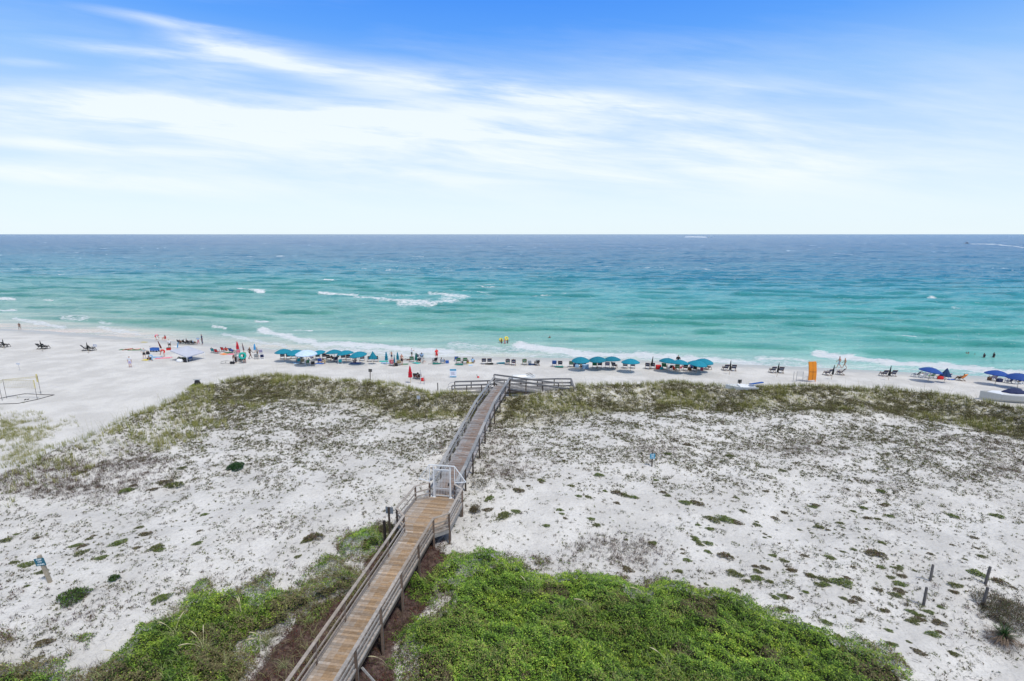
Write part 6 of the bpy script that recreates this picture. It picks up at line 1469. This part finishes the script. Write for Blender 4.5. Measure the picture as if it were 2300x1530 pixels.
# orange panel and rack
g = ground(1824, 858); ORG = mat('orange_panel', (.72, .24, .012), .55, 0, .06, 3)
e = empty('orange_panel', (g[0], g[1], g[2]), math.radians(12), 'tall bright orange padded panel with dark seams standing on the sand', 'panel')
mb = MB(); nz_ = 14
V = []; F = []
for k in range(nz_ + 1):
    t = k / nz_; w = .58 - .02 * t; bow = .10 * math.sin(math.pi * t)
    for s_ in (-w, -w * .02, w * .02, w):
        V.append((s_ - .28 * t, -bow - .0, .25 + 2.55 * t))
    for s_ in (w, -w): V.append((s_ - .28 * t, -bow + .14, .25 + 2.55 * t))
for k in range(nz_):
    a = 6 * k
    for j, l in ((0, 1), (1, 2), (2, 3), (3, 4), (4, 5), (5, 0)): F.append((a + j, a + l, a + 6 + l, a + 6 + j))
F.append((0, 5, 4, 3, 2, 1)); a = 6 * nz_; F.append((a, a + 1, a + 2, a + 3, a + 4, a + 5)); mb.add(V, F); b = mb.build('panel', ORG, e)
mb = MB(); mb.tube([(-.0, -.02, .3), (-.08, -.10, 1.0), (-.14, -.115, 1.5), (-.27, -.02, 2.75)], .016, 5); mb.build('seam', cloth('brown'), b)
mb = MB(); mb.tube([(-.72, -.10, 1.50), (-.14, -.125, 1.42), (.44, -.10, 1.40)], .016, 5); mb.build('seam', cloth('brown'), b)
mb = MB(); mb.beam((.52, .05, 0), (.30, .0, 2.6), .10, .06); mb.build('support', ORG, e)
g = ground(1798, 858); e = empty('storage_rack', g, 0, 'light metal tube rack left of the orange panel', 'rack')
for x0 in (-1.0, -.6, .25, .85):
    mb = MB(); mb.tube([(x0, 0, -.1), (x0, 0, 1.45 if x0 != .85 else .8)], .025, 6); mb.build('upright', STEEL, e)
for k in range(5):
    mb = MB(); mb.tube([(-.6, 0, 1.45 - .16 * k), (-.2, -.12, 1.49 - .16 * k), (.25, 0, 1.42 - .16 * k)], .018, 6); mb.build('bar', STEEL, e)
for k in range(3): mb = MB(); mb.tube([(.25, 0, .85 - .2 * k), (.85, 0, .75 - .2 * k)], .018, 6); mb.build('bar', STEEL, e)
# boats
def hull(L_, Wd, H_, sheer=.18):
    mb = MB(); n = 14; V = []; F = []
    for k in range(n + 1):
        t = k / n; x = -L_ / 2 + L_ * t; f = max(.02, (1 - (max(0, t - .35) / .65) ** 2.2)) * (.82 + .18 * min(1, t * 4)); z1 = H_ + sheer * t * t
        ring = [(0, .0 + .25 * H_ * max(0, t - .7) / .3), (.55 * f, .12 * H_ + .2 * H_ * max(0, t - .7)), (.92 * f, .5 * H_), (1.0 * f, z1), (.90 * f, z1 + .02), (.80 * f, z1 - .10)]
        for y, z in ring: V.append((x, y * Wd / 2, z))
        for y, z in ring[::-1]: V.append((x, -y * Wd / 2, z))
    m = 12
    for k in range(n):
        for j in range(m): a = k * m + j; b_ = k * m + (j + 1) % m; F.append((a, b_, b_ + m, a + m))
    F.append(tuple(range(m))); F.append(tuple(n * m + j for j in range(m))[::-1]); mb.add(V, F); return mb
WB = mat('white_hull', (.55, .57, .58), .35, 0, .05); 
g = ground(1676, 884); e = empty('beached_boat', (g[0] + .1, g[1] + 1.6, g[2] - .15), math.radians(176), 'white boat hull behind the dune grass with a dark blue cover', 'boat')
hull(3.6, 1.5, .55).build('hull', WB, e, smooth=False); mb = MB(); mb.box(-1.5, .3, -.55, .55, .55, .66); mb.build('deck', WPLA, e, bevel=.05)
mb = MB(); mb.box(-.85, .85, -.35, .35, 0, .12); 
for k in range(6): mb.box(-.85 + k * .3, -.83 + k * .3, -.36, .36, .12, .135)
o = mb.build('cover', cloth('navy'), e, bevel=.02); o.location = (-1.6, .25, .95); o.rotation_euler = (.25, .14, .1); o.scale = (.85, .9, 1); o.data.materials[0] = cloth('blue')
g = ground(2272, 908); e = empty('beached_boat', (g[0] + .4, g[1] + 1.3, g[2] - .2), math.radians(168), 'pale grey boat lying behind the dune at the right edge', 'boat')
hull(5.2, 2.0, 1.05).build('hull', mat('grey_hull', (.36, .37, .36), .7, 0, .15), e); mb = MB(); mb.add([(-2.3, -.85, 1.06), (.9, -.8, 1.10), (1.9, 0, 1.14), (.9, .8, 1.10), (-2.3, .85, 1.06), (-2.3, -.85, 1.13), (.9, -.8, 1.17), (1.9, 0, 1.2), (.9, .8, 1.17), (-2.3, .85, 1.13)], [(4, 3, 2, 1, 0), (5, 6, 7, 8, 9), (0, 1, 6, 5), (1, 2, 7, 6), (2, 3, 8, 7), (3, 4, 9, 8), (4, 0, 5, 9)]); mb.build('deck', WPLA, e)
mb = MB(); mb.lathe([(.02, 1.75), (.5, 1.62), (.9, 1.35), (1.0, 1.18), (.8, 1.12)], 12, wob=lambda j, i: 1 + .12 * math.sin(j * 2.1 + i)); mb.v = [(x * 1.15 - .9, y * .55 - .2, z) for x, y, z in mb.v]; mb.build('cover', cloth('navy'), e)
g = ground(1177, 852); e = empty('beached_boat', (g[0], g[1] + .5, g[2] - .05), math.radians(10), 'white upturned hull on the sand behind the boardwalk ramp', 'boat')
hb = hull(3.2, 1.0, .55); hb.v = [(x, y, .6 - z) for x, y, z in hb.v]; hb.build('hull', WB, e)
for y in (-.3, .3): mb = MB(); mb.tube([(.3, y, .55), (.8, y, .68), (1.3, y, .45)], .03, 6); mb.build('strap', cloth('black'), e)
def farboat(px, py, sc, cab, label, yaw):
    x, y = un(px, py, 0); e = empty('motor_boat', (x, y, -.1), math.radians(yaw), label, 'boat'); e.scale = (sc, sc, sc)
    hull(9, 3, 1.4, .7).build('hull', WB, e)
    mb = MB(); mb.box(-2.2, 1.6, -1.1, 1.1, 1.5, 2.5 + cab * .3); c = mb.build('cabin', cloth('navy') if cab else WB, e, bevel=.1)
    mb = MB(); mb.box(-2.0, .9, -1.2, 1.2, 3.3 + cab * .9, 3.45 + cab * .9); mb.build('roof', WB, e)
    for sx in (-1.7, .6):
        for sy in (-1, 1): mb = MB(); mb.tube([(sx, sy, 2.2), (sx, sy, 3.35 + cab * .9)], .07, 6); mb.build('pillar', STEEL, e)
farboat(1592, 533.5, 1.5, 0, 'tiny white motor boat near the horizon trailing a wake to the left', -8); farboat(2171, 547.5, 1.0, 1, 'motor boat with a dark cabin and white roof at the far right', 172)
# floats in the water
YF = mat('yellow_vinyl', (.72, .60, .05), .35, 0, .05)
def ring(px, py, r, t, m, label, z=0.15, tilt=0, at=None):
    x, y = un(px, py, 0) if not at else at[:2]; mb = MB(); n = 20; pts = [(r * math.cos(2 * math.pi * k / n), r * math.sin(2 * math.pi * k / n), 0) for k in range(n)]
    V = []; F = []; mm = 8
    for k in range(n):
        a = 2 * math.pi * k / n
        for j in range(mm): b_ = 2 * math.pi * j / mm; rr = r + t * math.cos(b_); V.append((rr * math.cos(a), rr * math.sin(a), t * math.sin(b_)))
    for k in range(n):
        for j in range(mm): F.append((k * mm + j, ((k + 1) % n) * mm + j, ((k + 1) % n) * mm + (j + 1) % mm, k * mm + (j + 1) % mm))
    mb.add(V, F); o = mb.build('float_ring', m, smooth=True); o.location = (x, y, z) if not at else at; o.rotation_euler = (math.radians(tilt), math.radians(tilt * .4), .2); tag(o, label, 'float'); return o
ring(1125.5, 770, .28, .15, YF, 'left yellow ring float held up in the shallows', .55, 50); ring(1137.5, 769, .28, .15, YF, 'right yellow ring float held up in the shallows', .75, 60)
g = ground(550, 815.5); ring(0, 0, .40, .16, mat('teal_vinyl', (.01, .36, .30), .4), 'big teal ring held against the man in the red cap', at=(g[0], g[1] - .45, g[2] + 1.25), tilt=80)
mb = MB(); mb.lathe([(.001, 0), (.18, .06), (.26, .24), (.18, .44), (.001, .5)], 14); o = mb.build('beach_ball', mat('pink_vinyl', (.75, .10, .14), .4), smooth=True); o.location = ground(1576.5, 832.5); tag(o, 'pink ball lying in front of the right crowd', 'ball')
g = ground(1072.5, 849); e = empty('toy_shovel', g, .5, 'small red toy shovel standing in the sand behind the boardwalk', 'toy'); mb = MB(); mb.tube([(0, 0, 0), (-.1, 0, .5)], .03, 6); mb.build('handle', cloth('black'), e); mb = MB(); mb.box(-.02, .26, -.04, .04, .0, .22); mb.build('blade', cloth('red'), e, bevel=.02)
# metal cart frame lying on the sand
g = ground(510, 818); e = empty('beach_cart', g, math.radians(5), 'metal cart frame lying on its side below the left group', 'cart')
mb = MB(); mb.tube([(-.9, 0, .1), (-.8, 0, .42), (-.1, .05, .52), (.5, .05, .45), (.95, 0, .3)], .02, 6); mb.tube([(-.9, 0, .1), (-.2, -.1, .18), (.6, -.1, .12)], .02, 6); mb.tube([(-.1, .05, .52), (-.2, -.1, .18)], .02, 6); mb.build('frame', mat('dark_metal', (.06, .06, .065), .4, .8), e)
for x in (.62, .95): mb = MB(); mb.tube([(x, -.06, .2), (x, .06, .2)], .2, 14); mb.build('wheel', cloth('black'), e)
# dark gear on the dune edge
g = ground(440, 868); e = empty('beach_gear', g, 0, 'folded black beach gear leaning on an olive tarp at the dune edge', 'gear'); e.scale = (.75, .75, .7)
mb = MB(); mb.add([(-1.2, -.1, 0), (.7, -.2, 0), (.55, .4, .75), (-.2, .5, .7), (-1.2, .1, -.1), (.8, .7, -.05)], [(0, 1, 2, 3), (0, 3, 4), (1, 5, 2), (3, 2, 5, 4)]); mb.build('tarp', mat('olive_cloth', (.14, .17, .03), .9), e)
mb = MB(); mb.lathe([(.02, .25), (.42, .3), (.5, .65), (.38, 1.05), (.02, 1.1)], 12, wob=lambda j, i: 1 + .2 * math.sin(j * 2.3 + i)); mb.v = [(x + .15, y * .6 + .25, z) for x, y, z in mb.v]; mb.build('bag', cloth('black'), e)
mb = MB(); mb.beam((-.35, .1, 1.25), (.75, .15, 1.2), .3, .06); mb.beam((.55, .1, .95), (.85, .1, 1.3), .06, .06); mb.build('folded_chair', mat('gear_grey', (.30, .32, .33), .6), e)
